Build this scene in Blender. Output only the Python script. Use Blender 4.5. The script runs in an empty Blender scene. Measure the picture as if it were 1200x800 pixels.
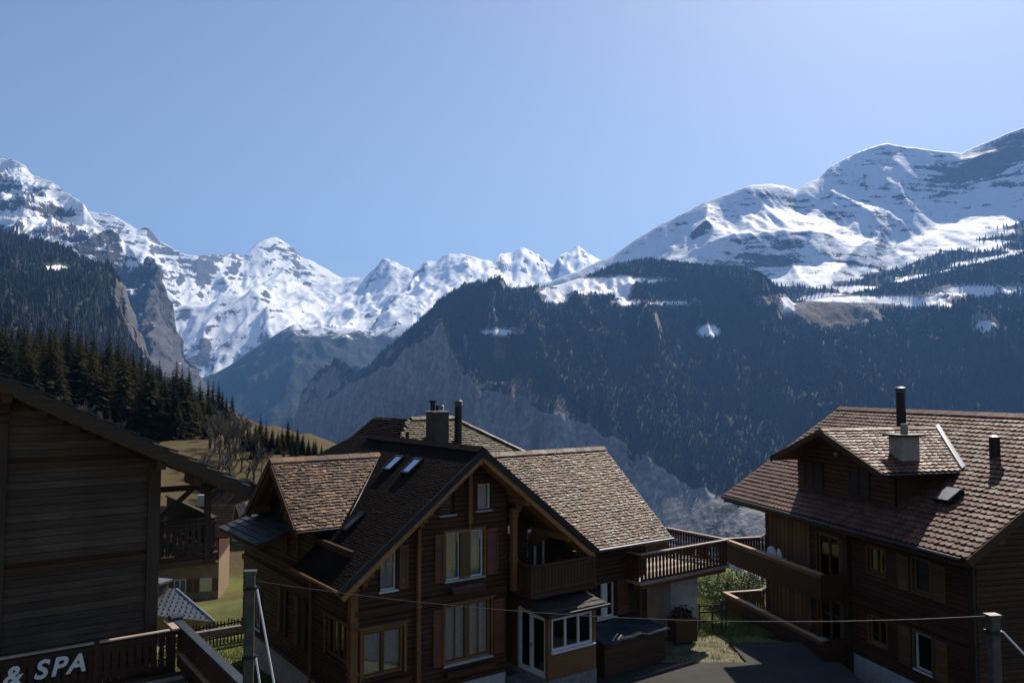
import bpy, bmesh, math, random
import numpy as np
from mathutils import Vector, Matrix, noise as mnoise

random.seed(11)
RNG = np.random.default_rng(11)
SC = bpy.context.scene
COL = SC.collection

# ------------------------------------------------------------------ camera
cam_d = bpy.data.cameras.new('camera')
cam_d.lens = 28.2
cam_d.sensor_width = 36.0
cam_d.clip_start = 0.1
cam_d.clip_end = 80000.0
cam = bpy.data.objects.new('camera', cam_d)
COL.objects.link(cam)
cam.location = (0, 0, 0)
cam.rotation_euler = (math.radians(90 + 3.166), 0, 0)
SC.camera = cam

# ------------------------------------------------------------------ sky, sun, exposure
SUN_AZ, SUN_EL = 30.5, 42.0          # degrees right of the view, degrees above the horizon
w = bpy.data.worlds.new('World')
SC.world = w
w.use_nodes = True
nt = w.node_tree
sky = nt.nodes.new('ShaderNodeTexSky')
sky.sky_type = 'NISHITA'
sky.sun_disc = False
sky.sun_elevation = math.radians(SUN_EL)
sky.sun_rotation = math.radians(SUN_AZ)
sky.altitude = 1300
sky.air_density = 1.0
sky.dust_density = 1.7
sky.ozone_density = 2.6
bg = nt.nodes['Background']
bg.inputs['Strength'].default_value = 0.088
tone = nt.nodes.new('ShaderNodeHueSaturation')      # even white balance of the whole sky
tone.inputs['Saturation'].default_value = 0.88
nt.links.new(sky.outputs[0], tone.inputs['Color'])
nt.links.new(tone.outputs[0], bg.inputs['Color'])

sun_d = bpy.data.lights.new('sun', 'SUN')
sun_d.energy = 5.0
sun_d.angle = math.radians(0.53)
sun_d.color = (1.0, 0.91, 0.78)
sun = bpy.data.objects.new('sun', sun_d)
COL.objects.link(sun)
_a, _e = math.radians(SUN_AZ), math.radians(SUN_EL)
SUN_DIR = Vector((math.sin(_a) * math.cos(_e), math.cos(_a) * math.cos(_e), math.sin(_e)))
sun.rotation_euler = (-SUN_DIR).to_track_quat('-Z', 'Y').to_euler()

vs = SC.view_settings
vs.view_transform = 'Standard'
vs.look = 'None'
vs.exposure = 0.5
vs.gamma = 1.0
vs.use_curve_mapping = False
SC.render.engine = 'CYCLES'
SC.cycles.use_denoising = True
SC.cycles.max_bounces = 6
SC.cycles.diffuse_bounces = 3
SC.cycles.glossy_bounces = 3
SC.cycles.transmission_bounces = 4
SC.cycles.transparent_max_bounces = 10
SC.cycles.volume_bounces = 0
SC.cycles.sample_clamp_indirect = 6.0

# ------------------------------------------------------------------ node material helpers
class NT:
    """small wrapper round a material's node tree"""
    def __init__(s, name):
        s.m = bpy.data.materials.new(name)
        s.m.use_nodes = True
        s.t = s.m.node_tree
        s.t.nodes.clear()
        s.out = s.t.nodes.new('ShaderNodeOutputMaterial')
    def n(s, typ, **kw):
        nd = s.t.nodes.new(typ)
        for k, v in kw.items():
            setattr(nd, k, v)
        return nd
    def link(s, a, b):
        s.t.links.new(a, b)
    def setin(s, sock, v):
        if isinstance(v, bpy.types.NodeSocket):
            s.link(v, sock)
        elif isinstance(v, (tuple, list)) and len(v) == 3 and sock.type == 'RGBA':
            sock.default_value = (*v, 1)
        else:
            sock.default_value = v
    def coord(s, kind='Object', scale=(1, 1, 1), rot=(0, 0, 0)):
        tc = s.n('ShaderNodeTexCoord')
        mp = s.n('ShaderNodeMapping')
        mp.inputs['Scale'].default_value = scale
        mp.inputs['Rotation'].default_value = rot
        s.link(tc.outputs[kind], mp.inputs['Vector'])
        return mp.outputs[0]
    def noise(s, vec, scale=1.0, detail=4.0, rough=0.55, dist=0.0):
        nd = s.n('ShaderNodeTexNoise')
        nd.inputs['Scale'].default_value = scale
        nd.inputs['Detail'].default_value = detail
        nd.inputs['Roughness'].default_value = rough
        nd.inputs['Distortion'].default_value = dist
        if vec is not None:
            s.link(vec, nd.inputs['Vector'])
        return nd.outputs['Fac']
    def math(s, op, a, b=0.5, c=0.0, clamp=False):
        nd = s.n('ShaderNodeMath', operation=op, use_clamp=clamp)
        s.setin(nd.inputs[0], a); s.setin(nd.inputs[1], b)
        if len(nd.inputs) > 2: s.setin(nd.inputs[2], c)
        return nd.outputs[0]
    def rng(s, v, a, b, lo=0.0, hi=1.0, smooth=False):
        nd = s.n('ShaderNodeMapRange')
        if smooth: nd.interpolation_type = 'SMOOTHSTEP'
        s.setin(nd.inputs['Value'], v)
        nd.inputs['From Min'].default_value = a; nd.inputs['From Max'].default_value = b
        nd.inputs['To Min'].default_value = lo; nd.inputs['To Max'].default_value = hi
        return nd.outputs[0]
    def mix(s, f, a, b, blend='MIX'):
        nd = s.n('ShaderNodeMix', data_type='RGBA', blend_type=blend)
        s.setin(nd.inputs[0], f)
        s.setin(nd.inputs[6], a); s.setin(nd.inputs[7], b)
        return nd.outputs[2]
    def bump(s, h, strength=0.3, dist=0.02, normal=None):
        nd = s.n('ShaderNodeBump')
        nd.inputs['Strength'].default_value = strength
        nd.inputs['Distance'].default_value = dist
        s.link(h, nd.inputs['Height'])
        if normal is not None: s.link(normal, nd.inputs['Normal'])
        return nd.outputs[0]
    def attr(s, name, typ='GEOMETRY'):
        nd = s.n('ShaderNodeAttribute', attribute_name=name, attribute_type=typ)
        return nd
    def done(s, color, rough=0.7, normal=None, metallic=0.0, spec=0.5, **kw):
        b = s.n('ShaderNodeBsdfPrincipled')
        s.setin(b.inputs['Base Color'], color)
        s.setin(b.inputs['Roughness'], rough)
        s.setin(b.inputs['Metallic'], metallic)
        s.setin(b.inputs['Specular IOR Level'], spec)
        for k, v in kw.items():
            s.setin(b.inputs[k], v)
        if normal is not None: s.link(normal, b.inputs['Normal'])
        s.link(b.outputs[0], s.out.inputs['Surface'])
        return s.m

def simple(name, c1, c2, rough=0.7, scale=3.0, stretch=(1, 1, 1), bump=0.15, bdist=0.01, spec=0.4, metallic=0.0, detail=5, vary=0.0):
    """two colour mottled material with matching relief"""
    k = NT(name)
    v = k.coord('Object', stretch)
    f = k.noise(v, scale, detail, 0.6)
    f2 = k.rng(f, 0.3, 0.7)
    c = k.mix(f2, c1, c2)
    if vary:
        oi = k.n('ShaderNodeObjectInfo')
        hv = k.n('ShaderNodeHueSaturation')
        k.link(c, hv.inputs['Color'])
        k.link(k.rng(oi.outputs['Random'], 0, 1, 1 - vary, 1 + vary), hv.inputs['Value'])
        c = hv.outputs[0]
    b = k.bump(f, bump, bdist)
    return k.done(c, rough, b, metallic, spec)

# ------------------------------------------------------------------ numpy noise
_P = RNG.permutation(256)
_P = np.concatenate([_P, _P, _P])
_G = np.array([[1,1,0],[-1,1,0],[1,-1,0],[-1,-1,0],[1,0,1],[-1,0,1],[1,0,-1],[-1,0,-1],[0,1,1],[0,-1,1],[0,1,-1],[0,-1,-1],[1,1,0],[-1,1,0],[0,-1,1],[0,-1,-1]], float)
def pn(x, y, z=0.0):
    x, y, z = np.broadcast_arrays(np.asarray(x, float), np.asarray(y, float), np.asarray(z, float))
    xi, yi, zi = np.floor(x).astype(int), np.floor(y).astype(int), np.floor(z).astype(int)
    xf, yf, zf = x - xi, y - yi, z - zi
    xi &= 255; yi &= 255; zi &= 255
    u, v, ww = (t * t * t * (t * (t * 6 - 15) + 10) for t in (xf, yf, zf))
    def g(ix, iy, iz):
        h = _P[_P[_P[(xi + ix) & 255] + ((yi + iy) & 255)] + ((zi + iz) & 255)] & 15
        gr = _G[h]
        return gr[..., 0] * (xf - ix) + gr[..., 1] * (yf - iy) + gr[..., 2] * (zf - iz)
    a = g(0,0,0) * (1-u) + g(1,0,0) * u
    b = g(0,1,0) * (1-u) + g(1,1,0) * u
    c = g(0,0,1) * (1-u) + g(1,0,1) * u
    d = g(0,1,1) * (1-u) + g(1,1,1) * u
    return (a * (1-v) + b * v) * (1-ww) + (c * (1-v) + d * v) * ww
def fbm(x, y, z=0.0, o=5, gain=0.5):
    s = 0; a = 1.0; f = 1.0
    for i in range(o):
        s = s + a * pn(x * f + 17.3 * i, y * f - 9.1 * i, z * f); a *= gain; f *= 2.03
    return s
def ridged(x, y, z=0.0, o=5, gain=0.55):
    s = 0; a = 1.0; f = 1.0; w_ = 1.0; tot = 0
    for i in range(o):
        n = 1 - np.abs(pn(x * f + 31.7 * i, y * f + 5.3 * i, z * f)) * 1.6
        n = np.clip(n, 0, 1) ** 2
        s = s + a * n * w_; w_ = np.clip(n * 1.6, 0, 1); tot += a; a *= gain; f *= 2.07
    return s / tot
def sstep(x, a, b):
    t = np.clip((x - a) / (b - a), 0, 1)
    return t * t * (3 - 2 * t)

# ------------------------------------------------------------------ mesh helpers
def grid_mesh(name, P, mat, attrs=None, smooth=True):
    """P: (rows, cols, 3) grid of points -> one mesh object"""
    r, c, _ = P.shape
    me = bpy.data.meshes.new(name)
    idx = np.arange(r * c).reshape(r, c)
    q = np.stack([idx[:-1, :-1], idx[:-1, 1:], idx[1:, 1:], idx[1:, :-1]], -1).reshape(-1, 4)
    me.vertices.add(r * c)
    me.vertices.foreach_set('co', P.reshape(-1).astype(np.float32))
    me.loops.add(q.size)
    me.loops.foreach_set('vertex_index', q.reshape(-1).astype(np.int32))
    me.polygons.add(len(q))
    me.polygons.foreach_set('loop_start', (np.arange(len(q)) * 4).astype(np.int32))
    me.update(calc_edges=True)
    if smooth:
        me.polygons.foreach_set('use_smooth', np.ones(len(q), bool))
    for k, v in (attrs or {}).items():
        at = me.attributes.new(k, 'FLOAT', 'POINT')
        at.data.foreach_set('value', np.asarray(v, np.float32).reshape(-1))
    me.materials.append(mat)
    ob = bpy.data.objects.new(name, me)
    COL.objects.link(ob)
    return ob

def tag(o, label=None, cat=None, group=None, kind=None):
    if label: o['label'] = label
    if cat: o['category'] = cat
    if group: o['group'] = group
    if kind: o['kind'] = kind
    return o

def empty(name, loc=(0, 0, 0), rz=0.0, label=None, cat=None, group=None):
    o = bpy.data.objects.new(name, None)
    o.empty_display_size = 0.2
    COL.objects.link(o)
    o.location = loc
    o.rotation_euler = (0, 0, rz)
    return tag(o, label, cat, group)

class MB:
    """collects faces; build() links them as one mesh object"""
    def __init__(s):
        s.v = []; s.f = []
    def face(s, pts):
        i = len(s.v); s.v += [tuple(p) for p in pts]; s.f.append(tuple(range(i, i + len(pts)))); return s
    def hexa(s, b, t):
        """b, t: four bottom and four top corners, both counter-clockwise seen from above"""
        i = len(s.v); s.v += [tuple(p) for p in b] + [tuple(p) for p in t]
        s.f += [(i+3,i+2,i+1,i), (i+4,i+5,i+6,i+7)] + [(i+k, i+(k+1)%4, i+4+(k+1)%4, i+4+k) for k in range(4)]
        return s
    def box(s, x0, x1, y0, y1, z0, z1):
        if x0 > x1: x0, x1 = x1, x0
        if y0 > y1: y0, y1 = y1, y0
        if z0 > z1: z0, z1 = z1, z0
        return s.hexa([(x0,y0,z0),(x1,y0,z0),(x1,y1,z0),(x0,y1,z0)], [(x0,y0,z1),(x1,y0,z1),(x1,y1,z1),(x0,y1,z1)])
    def beam(s, p0, p1, w, h, up=(0, 0, 1)):
        p0, p1 = Vector(p0), Vector(p1)
        d = (p1 - p0).normalized(); up = Vector(up)
        sd = d.cross(up).normalized() * (w / 2); u = sd.cross(d).normalized() * (h / 2)
        return s.hexa([p0 - sd - u, p0 + sd - u, p1 + sd - u, p1 - sd - u][::-1] if False else [p0 + sd - u, p1 + sd - u, p1 - sd - u, p0 - sd - u],
                      [p0 + sd + u, p1 + sd + u, p1 - sd + u, p0 - sd + u])
    def tube(s, pts, rad, n=10, cap=True):
        pts = [Vector(p) for p in pts]
        if not isinstance(rad, (list, tuple)): rad = [rad] * len(pts)
        rings = []
        for k, p in enumerate(pts):
            d = (pts[min(k+1, len(pts)-1)] - pts[max(k-1, 0)]).normalized()
            a = d.orthogonal().normalized() if abs(d.z) < 0.999 else Vector((1, 0, 0))
            if abs(d.z) < 0.999: a = d.cross(Vector((0, 0, 1))).normalized()
            b = d.cross(a).normalized()
            i = len(s.v)
            for q in range(n):
                t = 2 * math.pi * q / n
                s.v.append(tuple(p + (a * math.cos(t) + b * math.sin(t)) * rad[k]))
            rings.append(i)
        for k in range(len(rings) - 1):
            a, b = rings[k], rings[k+1]
            for q in range(n):
                s.f.append((a + q, a + (q+1) % n, b + (q+1) % n, b + q))
        if cap:
            s.f.append(tuple(rings[0] + q for q in range(n))[::-1]); s.f.append(tuple(rings[-1] + q for q in range(n)))
        return s
    def prism(s, poly, vec):
        """poly: planar polygon (3D points), extruded by vec"""
        vec = Vector(vec); n = len(poly); i = len(s.v)
        s.v += [tuple(p) for p in poly] + [tuple(Vector(p) + vec) for p in poly]
        s.f += [tuple(range(i + n - 1, i - 1, -1)), tuple(range(i + n, i + 2 * n))]
        s.f += [(i + k, i + (k+1) % n, i + n + (k+1) % n, i + n + k) for k in range(n)]
        return s
    def mesh(s, name, mat, bevel=0.0, smooth=False):
        me = bpy.data.meshes.new(name)
        me.from_pydata(s.v, [], s.f)
        me.materials.append(mat)
        bm = bmesh.new(); bm.from_mesh(me)
        bmesh.ops.recalc_face_normals(bm, faces=bm.faces)
        if bevel:
            bmesh.ops.bevel(bm, geom=[e for e in bm.edges if e.is_manifold and e.calc_face_angle(0) > 0.6], offset=bevel, segments=1, affect='EDGES')
        bm.to_mesh(me); bm.free()
        if smooth:
            for p in me.polygons: p.use_smooth = True
        return me
    def build(s, name, mat, parent=None, bevel=0.0, smooth=False, **kw):
        me = s.mesh(name, mat, bevel, smooth)
        o = bpy.data.objects.new(name, me); COL.objects.link(o)
        if parent is not None: o.parent = parent
        return tag(o, **kw)

def copy_tree(o, parent=None):
    c = o.copy(); COL.objects.link(c)
    if parent is not None: c.parent = parent
    for ch in list(o.children): copy_tree(ch, c)
    return c

# ================================================================== TERRAIN
# control lines of the surrounding ground, in metres from the camera (east, ahead, up)
FAR_RIDGE = [(-5229,9000,2098),(-4789,9282,2012),(-4675,9353,2007),(-4475,9471,1868),(-4379,9527,1900),(-4270,9588,1767),(-4101,9682,1659),(-3990,9744,1616),(-3885,9848,1623),(-3856,10278,1716),(-3828,10565,1741),(-3799,10804,1827),(-3753,11115,1832),(-3683,11522,2073),(-3640,11737,2163),(-3569,12005,2251),(-3430,12066,2171),(-3325,12112,2114),(-3230,12153,1977),(-3112,12204,1946),(-2837,12321,1792),(-2654,12398,1682),(-2276,12367,1638),(-2069,12150,1793),(-1821,11883,1882),(-1714,11767,1825),(-1507,11533,1714),(-1423,11460,1605),(-1316,11380,1667),(-1211,11300,1765),(-1054,11180,1734),(-888,11050,1821),(-657,11150,1826),(-461,11320,1780),(-271,11480,1781),(-179,11950,1982),(0,13000,2157),(154,13055,2265),(508,13180,2087),(709,13250,1955),(797,13280,2131),(943,13330,2226),(1120,13390,2366),(1298,13450,2231),(1475,13500,2138),(2024,13500,2050),(2890,13500,1876)]
FAR_MID = [(-4622,8000,1043),(-4140,8600,1121),(-3752,9000,1028),(-3393,9333,1116),(-3080,9600,1199),(-2663,9578,1145),(-2246,9556,1040),(-1834,9533,1058),(-1424,9511,1137),(-824,9625,1203),(-210,9812,1258),(1090,10188,1273),(2245,10500,1255)]
FAR_LOW = [(-4138,7200,245),(-3172,7644,219),(-2820,7793,265),(-2301,8000,443),(-1557,8115,492),(-703,8243,632),(905,8472,786),(1836,8600,798)]
FAR_FOOT = [(-3724,6500,-124),(-2747,6642,-197),(-1932,6755,-343),(-588,6935,-352),(1525,7200,-366)]
LEFT_RIDGE = [(-5352,6500,2334),(-4447,6050,1940),(-3625,5600,1599),(-3488,5516,1575),(-3390,5456,1534),(-3235,5360,1419),(-3030,5228,1338),(-2866,5120,1244),(-2707,5012,1163),(-2664,4986,1103),(-2593,4945,1034),(-2515,4898,977),(-2422,4843,898),(-2302,4769,843),(-2242,4732,790),(-2198,4705,735),(-2156,4680,716),(-2116,4656,752),(-2061,4624,732),(-2019,4600,639),(-1976,4576,537),(-1928,4548,427),(-1879,4520,289),(-1832,4493,172),(-1719,4429,56),(-1554,4334,-83),(-1334,4200,-235)]
LEFT_MID = [(-4412,5400,1171),(-2962,4600,873),(-2569,4436,770),(-2256,4300,607),(-2145,4461,486),(-2083,4550,593),(-2015,4503,611),(-1956,4466,462),(-1885,4420,315),(-1802,4364,148),(-1664,4291,18),(-1510,4212,-107),(-1302,4100,-251)]
LEFT_FOOT = [(-2912,3600,122),(-2328,3648,85),(-1917,3681,47),(-1683,3700,47),(-1591,3744,28),(-1533,3770,-16),(-1471,3798,-72),(-1376,3841,-154),(-1237,3900,-301)]
SHOULDER_RIDGE = [(-2208,2700,644),(-1936,2650,552),(-1675,2600,496),(-1576,2577,475),(-1447,2546,442),(-1409,2537,424),(-1351,2523,386),(-1258,2500,358),(-1221,2480,331),(-1191,2464,295),(-1161,2448,245),(-1134,2434,174),(-1115,2424,121),(-1086,2408,69),(-1003,2360,10),(-903,2300,-32)]
SHOULDER_MID = [(-1381,1700,185),(-1089,1700,167),(-1034,1827,169),(-994,1900,162),(-1139,2260,222),(-1140,2295,245),(-1109,2284,195),(-1078,2273,131),(-1047,2262,77),(-1014,2250,29),(-946,2228,-24),(-863,2200,-54)]
SHOULDER_FOOT = [(-646,800,0),(-510,800,-8),(-586,1104,-21),(-601,1336,-40),(-588,1500,-73)]
WEDGE_RIDGE = [(-3048,7000,-22),(-2807,7045,45),(-2633,7077,105),(-2494,7103,189),(-2353,7129,296),(-2196,7157,404),(-2067,7181,489),(-1959,7200,560),(-1864,7220,531),(-1717,7252,541),(-1554,7286,512),(-1405,7318,530),(-1254,7349,501),(-1026,7396,567),(-638,7475,637),(0,7600,746)]
WEDGE_FOOT = [(-2429,5600,-402),(-1915,5329,-467),(-1347,5000,-517),(-700,5098,-473),(0,5200,-374)]
VALLEY_RIDGE = [(-1439,4700,-535),(-1284,4581,-329),(-1184,4500,-100),(-1100,4429,-42),(-989,4332,5),(-876,4230,36),(-742,4102,87),(-659,4020,167),(-583,3966,219),(-519,3926,267),(-412,3857,333),(-325,3800,405),(-261,3757,445),(-178,3700,466),(-81,3786,473),(21,3872,471),(171,3993,495),(270,4069,526),(401,4166,579),(554,4237,648),(737,4300,686),(903,4214,645),(1042,4139,615),(1145,4081,611),(1248,4021,567),(1347,4000,478),(1410,4000,410),(1539,4000,435),(1753,4000,474),(1969,4000,521),(2227,4000,582),(2573,4000,668),(3006,4000,780)]
VALLEY_BRINK = [(-1377,4500,-559),(-1236,4411,-372),(-1144,4350,-138),(-849,3995,-17),(-629,3700,47),(-407,3476,192),(-293,3350,243),(-242,3250,138),(-183,3125,33),(-127,3000,-13),(0,2908,-55),(119,2815,-89),(257,2700,-129),(334,2629,-167),(406,2559,-224),(515,2441,-291),(630,2300,-310),(806,2188,-352),(1050,2000,-415),(1392,1900,-493)]
SNOW_RIDGE = [(-231,5400,576),(0,5414,630),(232,5429,702),(466,5443,791),(584,5450,851),(704,5470,902),(855,5495,1013),(1039,5525,1126),(1193,5550,1203),(1349,5575,1281),(1507,5600,1348),(1698,5630,1429),(1860,5661,1437),(1962,5693,1433),(2044,5719,1414),(2136,5746,1465),(2242,5779,1517),(2350,5811,1614),(2474,5847,1689),(2620,5890,1759),(2828,5950,1823),(2941,5920,1787),(3081,5882,1757),(3191,5852,1729),(3310,5820,1706),(3382,5800,1745),(3442,5710,1762),(3505,5610,1780),(3569,5500,1793),(3870,5414,1914),(4251,5300,1962)]
SNOW_BENCH = [(-214,5000,480),(214,5000,571),(535,5000,673),(857,5000,770),(1179,5000,846),(1314,5000,921),(1450,5000,986),(1772,5000,1013),(1960,5000,997),(2093,5000,943),(2378,5038,885),(2611,5069,934),(2849,5100,1039),(2991,5059,1097),(3222,4991,1158),(3830,4800,1302)]
SNOW_LEDGE = [(-203,4750,405),(204,4779,494),(513,4800,574),(822,4800,615),(1130,4800,651),(1388,4800,729),(1688,4775,751),(1862,4760,749),(1984,4750,721),(2238,4750,696),(2443,4750,747),(2649,4750,814),(3002,4659,919),(3584,4500,1074)]
SNOW_FOOT = [(-187,4400,150),(458,4297,238),(1328,4150,296),(1762,4127,352),(2192,4105,403),(2618,4082,466),(3208,4050,571)]

def ground_z(x, y):
    """height of the village hillside: a shelf with the houses, rising to the left, falling to the valley on the right"""
    x = np.asarray(x, float); y = np.asarray(y, float)
    d = (x - 9) * 0.909 + (y - 42) * 0.417
    far = sstep(np.hypot(x, y), 60, 160)
    up = np.maximum(-26 - d, 0); dn = np.maximum(d - 6 , 0)
    z = -10.6 + 0.21 * up - 0.40 * dn - 0.0016 * np.minimum(dn, 260) ** 2
    z = z - 8.5 * np.exp(-(((x + 27) / 17) ** 2 + ((y - 78) / 30) ** 2))          # the hollow with the lower village houses
    z = z - 4.0 * np.exp(-(((x + 18) / 5) ** 2 + ((y - 47) / 6) ** 2))
    edge = x - (11 + 0.25 * (41 - y))
    z = z - 1.9 * sstep(edge, -1.6, 0.2) * sstep(y, 20, 24) * (1 - sstep(y, 46, 52))
    z = z + far * (2.2 * fbm(x / 60, y / 60, 1.7, 3) + 0.7 * fbm(x / 14, y / 14, 2.2, 3))
    z = z + (1 - far) * 0.10 * fbm(x / 5, y / 5, 0.3, 3)
    z = np.minimum(z, 330 - 0 * x)
    return np.maximum(z, -480 + 6 * fbm(x / 300, y / 300, 4.4, 2))

def mask_material(name, rock_a, rock_b, rock_scale, snow_soft=0.10, streak=(1, 1, 0.25), forest_c=(0.016, 0.022, 0.014), grass_c=(0.13, 0.10, 0.045), nscale=0.02, bump_d=12.0, sk=1.0, hk=0.8):
    """mountain side: rock, snow, forest floor and grass, sorted by per-vertex cover values broken up by noise"""
    k = NT(name)
    v = k.coord('Object')
    vs_ = k.coord('Object', streak)
    n1 = k.noise(v, nscale, 8, 0.62)
    n2 = k.noise(vs_, rock_scale, 8, 0.65)
    n3 = k.noise(v, nscale * 6, 5, 0.6)
    rock = k.mix(k.rng(n2, 0.32, 0.68), rock_a, rock_b)
    rock = k.mix(k.rng(n3, 0.35, 0.75), rock, (rock_a[0] * 0.6, rock_a[1] * 0.6, rock_a[2] * 0.6))
    jit = k.math('ADD', k.math('MULTIPLY', k.math('SUBTRACT', n1, 0.5), 1.6), k.math('MULTIPLY', k.math('SUBTRACT', n3, 0.5), 0.9))
    n4 = k.noise(v, nscale * 22, 4, 0.65)
    jit = k.math('ADD', jit, k.math('ADD', k.math('MULTIPLY', k.math('SUBTRACT', n2, 0.5), sk), k.math('MULTIPLY', k.math('SUBTRACT', n4, 0.5), hk)))
    def m(a, soft, amt=1.0):
        at = k.attr(a)
        sm = k.math('ADD', at.outputs['Fac'], k.math('MULTIPLY', jit, amt))
        return k.rng(sm, 0.5 - soft, 0.5 + soft, smooth=True)
    grass = k.mix(k.rng(n3, 0.3, 0.7), grass_c, (grass_c[0] * 0.55, grass_c[1] * 0.6, grass_c[2] * 0.55))
    forest = k.mix(k.rng(n3, 0.3, 0.7), forest_c, (forest_c[0] * 2.2, forest_c[1] * 1.9, forest_c[2] * 1.6))
    c = k.mix(m('grass', 0.12), rock, grass)
    c = k.mix(m('forest', 0.12), c, forest)
    sn = m('snow', snow_soft)
    c = k.mix(sn, c, (0.86, 0.88, 0.92))
    h = k.math('ADD', k.math('MULTIPLY', n2, 1.0), k.math('MULTIPLY', n3, 0.35))
    h = k.math('MULTIPLY', h, k.math('SUBTRACT', 1.0, k.math('MULTIPLY', sn, 0.7)))
    b = k.bump(h, 1.0, bump_d)
    return k.done(c, k.math('SUBTRACT', 0.92, k.math('MULTIPLY', sn, 0.3)), b, 0.0, 0.2)

def loft(rows, segs, bear, pw=None):
    """rows: control lines near to far, each (x, y, z) sorted by bearing x/y; returns grid (r, c, 3) and row parameter"""
    Ys, Zs = [], []
    for ln in rows:
        a = np.array(ln, float); b = a[:, 0] / a[:, 1]
        Ys.append(np.interp(bear, b, a[:, 1])); Zs.append(np.interp(bear, b, a[:, 2]))
    Y, Z, T = [], [], []
    for i, n in enumerate(segs):
        last = i == len(segs) - 1
        for t in np.linspace(0, 1, n + 1)[: None if last else -1]:
            p = pw[i] if pw else 1.0
            Y.append(Ys[i] * (1 - t) + Ys[i+1] * t); tz = t ** p
            Z.append(Zs[i] * (1 - tz) + Zs[i+1] * tz); T.append(i + t)
    Y, Z = np.array(Y), np.array(Z)
    return np.stack([bear[None] * Y, Y, Z], -1), np.array(T)

def slope_z(P):
    """upward component of the surface normal on a grid of points"""
    du = np.gradient(P, axis=1); dv = np.gradient(P, axis=0)
    n = np.cross(du, dv); n /= np.linalg.norm(n, axis=-1, keepdims=True) + 1e-9
    return np.abs(n[..., 2])

def behind(line, dy, dz):
    return [(x * (1 + dy / y), y + dy, z - dz) for x, y, z in line]
def below(line, dy, z):
    return [(x * (1 + dy / y), y + dy, z) for x, y, _ in line]
def bearings(ln, n):
    return np.linspace(ln[0][0] / ln[0][1], ln[-1][0] / ln[-1][1], n)

# forest points gathered from the slopes: list of (N,3) arrays and tree heights
def scatter(P, mask, count, seed):
    """random points on a grid surface, weighted by mask and cell area"""
    rg = np.random.default_rng(seed)
    a = np.linalg.norm(np.cross(P[1:, :-1] - P[:-1, :-1], P[:-1, 1:] - P[:-1, :-1]), axis=-1)
    wgt = a * mask[:-1, :-1]
    wgt = wgt.reshape(-1) / wgt.sum()
    cells = rg.choice(wgt.size, count, p=wgt)
    r, c = np.divmod(cells, P.shape[1] - 1)
    s, t = rg.random(count)[:, None], rg.random(count)[:, None]
    return P[r, c] * (1-s) * (1-t) + P[r, c+1] * (1-s) * t + P[r+1, c] * s * (1-t) + P[r+1, c+1] * s * t

# ---- far snow range
M_FAR = mask_material('far_range_rock_and_snow', (0.10, 0.10, 0.105), (0.22, 0.21, 0.20), 0.0055, 0.06, (0.6, 0.6, 3.2), nscale=0.0040, bump_d=28, sk=1.9, hk=0.8)
bear = bearings(FAR_RIDGE, 420)
P, T = loft([FAR_FOOT, FAR_LOW, FAR_MID, FAR_RIDGE, behind(FAR_RIDGE, 1500, 900)], [10, 60, 80, 10], bear, [1, 0.8, 1.05, 1])
tt = T[:, None]
env = sstep(tt, 0.0, 0.6) * (1 - sstep(tt, 2.55, 3.0)) + 0.12 * sstep(tt, 2.5, 3.0)
wx = 260 * fbm(P[..., 0] / 1500, P[..., 1] / 1500, 8.1, 3)
rd = ridged((P[..., 0] + wx) / 1700, (P[..., 1] - wx) / 4200, 0.3, 5, 0.48)
rd2 = ridged((P[..., 0] + wx) / 420, P[..., 1] / 1500, P[..., 2] / 1200, 4)
P[..., 2] += env * ((rd - 0.45) * 480 + (rd2 - 0.4) * 130)
P[..., 2] += 9 * fbm(P[..., 0] / 160, P[..., 1] / 400, 1.0, 4) * sstep(tt, 1.0, 3.0)
P[..., 2] += 26 * (ridged(P[..., 0] / 240, P[..., 1] / 1100, 6.0, 4) - 0.5) * sstep(tt, 2.1, 2.8)
sl = slope_z(P)
strata = fbm(P[..., 0] / 900, P[..., 1] / 900, P[..., 2] / 55, 3)
snow = 0.5 + (sl - 0.60) * 1.9 + 0.34 * strata + sstep(P[..., 2], 300, 900) * 0.30 - 0.07 - 0.36 * sstep(tt, 2.35, 2.9)
FAR = grid_mesh('snowy_mountain_range', P, M_FAR, {'snow': snow, 'grass': P[..., 2] * 0 - 1, 'forest': 0.9 - sstep(P[..., 2], 60, 420) * 1.8})
tag(FAR, 'distant snow covered range with pointed peaks closing the valley', None, None, 'structure')

# ---- steep flank on the left, banded rock with snow ledges
M_LEFT = mask_material('left_flank_rock_and_snow', (0.075, 0.072, 0.075), (0.17, 0.155, 0.145), 0.010, 0.07, (0.35, 0.35, 2.6), nscale=0.005, bump_d=30, sk=1.8, hk=1.0)
bear = bearings(LEFT_RIDGE, 330)
P, T = loft([LEFT_FOOT, LEFT_MID, LEFT_RIDGE, behind(LEFT_RIDGE, 900, 500)], [60, 90, 8], bear, [0.9, 1.0, 1])
tt = T[:, None]
env = sstep(tt, 0.0, 0.4) * (1 - sstep(tt, 1.6, 2.0)) + 0.08
prow = sstep(bear, -0.475, -0.452)[None]
env = env * (1 - 0.75 * prow)
wx = 120 * fbm(P[..., 0] / 700, P[..., 1] / 700, 8.1, 3)
rd = ridged((P[..., 0] + wx) / 520, (P[..., 1] - wx) / 1500, 0.9, 6, 0.54)
P[..., 2] += env * ((rd - 0.45) * 330)
P[..., 2] += env * 34 * np.sign(np.sin(P[..., 2] / 34.0)) * np.abs(np.sin(P[..., 2] / 34.0)) ** 0.4 * 0.6
P[..., 2] += 10 * fbm(P[..., 0] / 70, P[..., 1] / 160, 1.0, 4)
P[..., 1] -= prow * 150 * (ridged(P[..., 0] / 75, P[..., 2] / 260, 0.2, 5) - 0.4)
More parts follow.
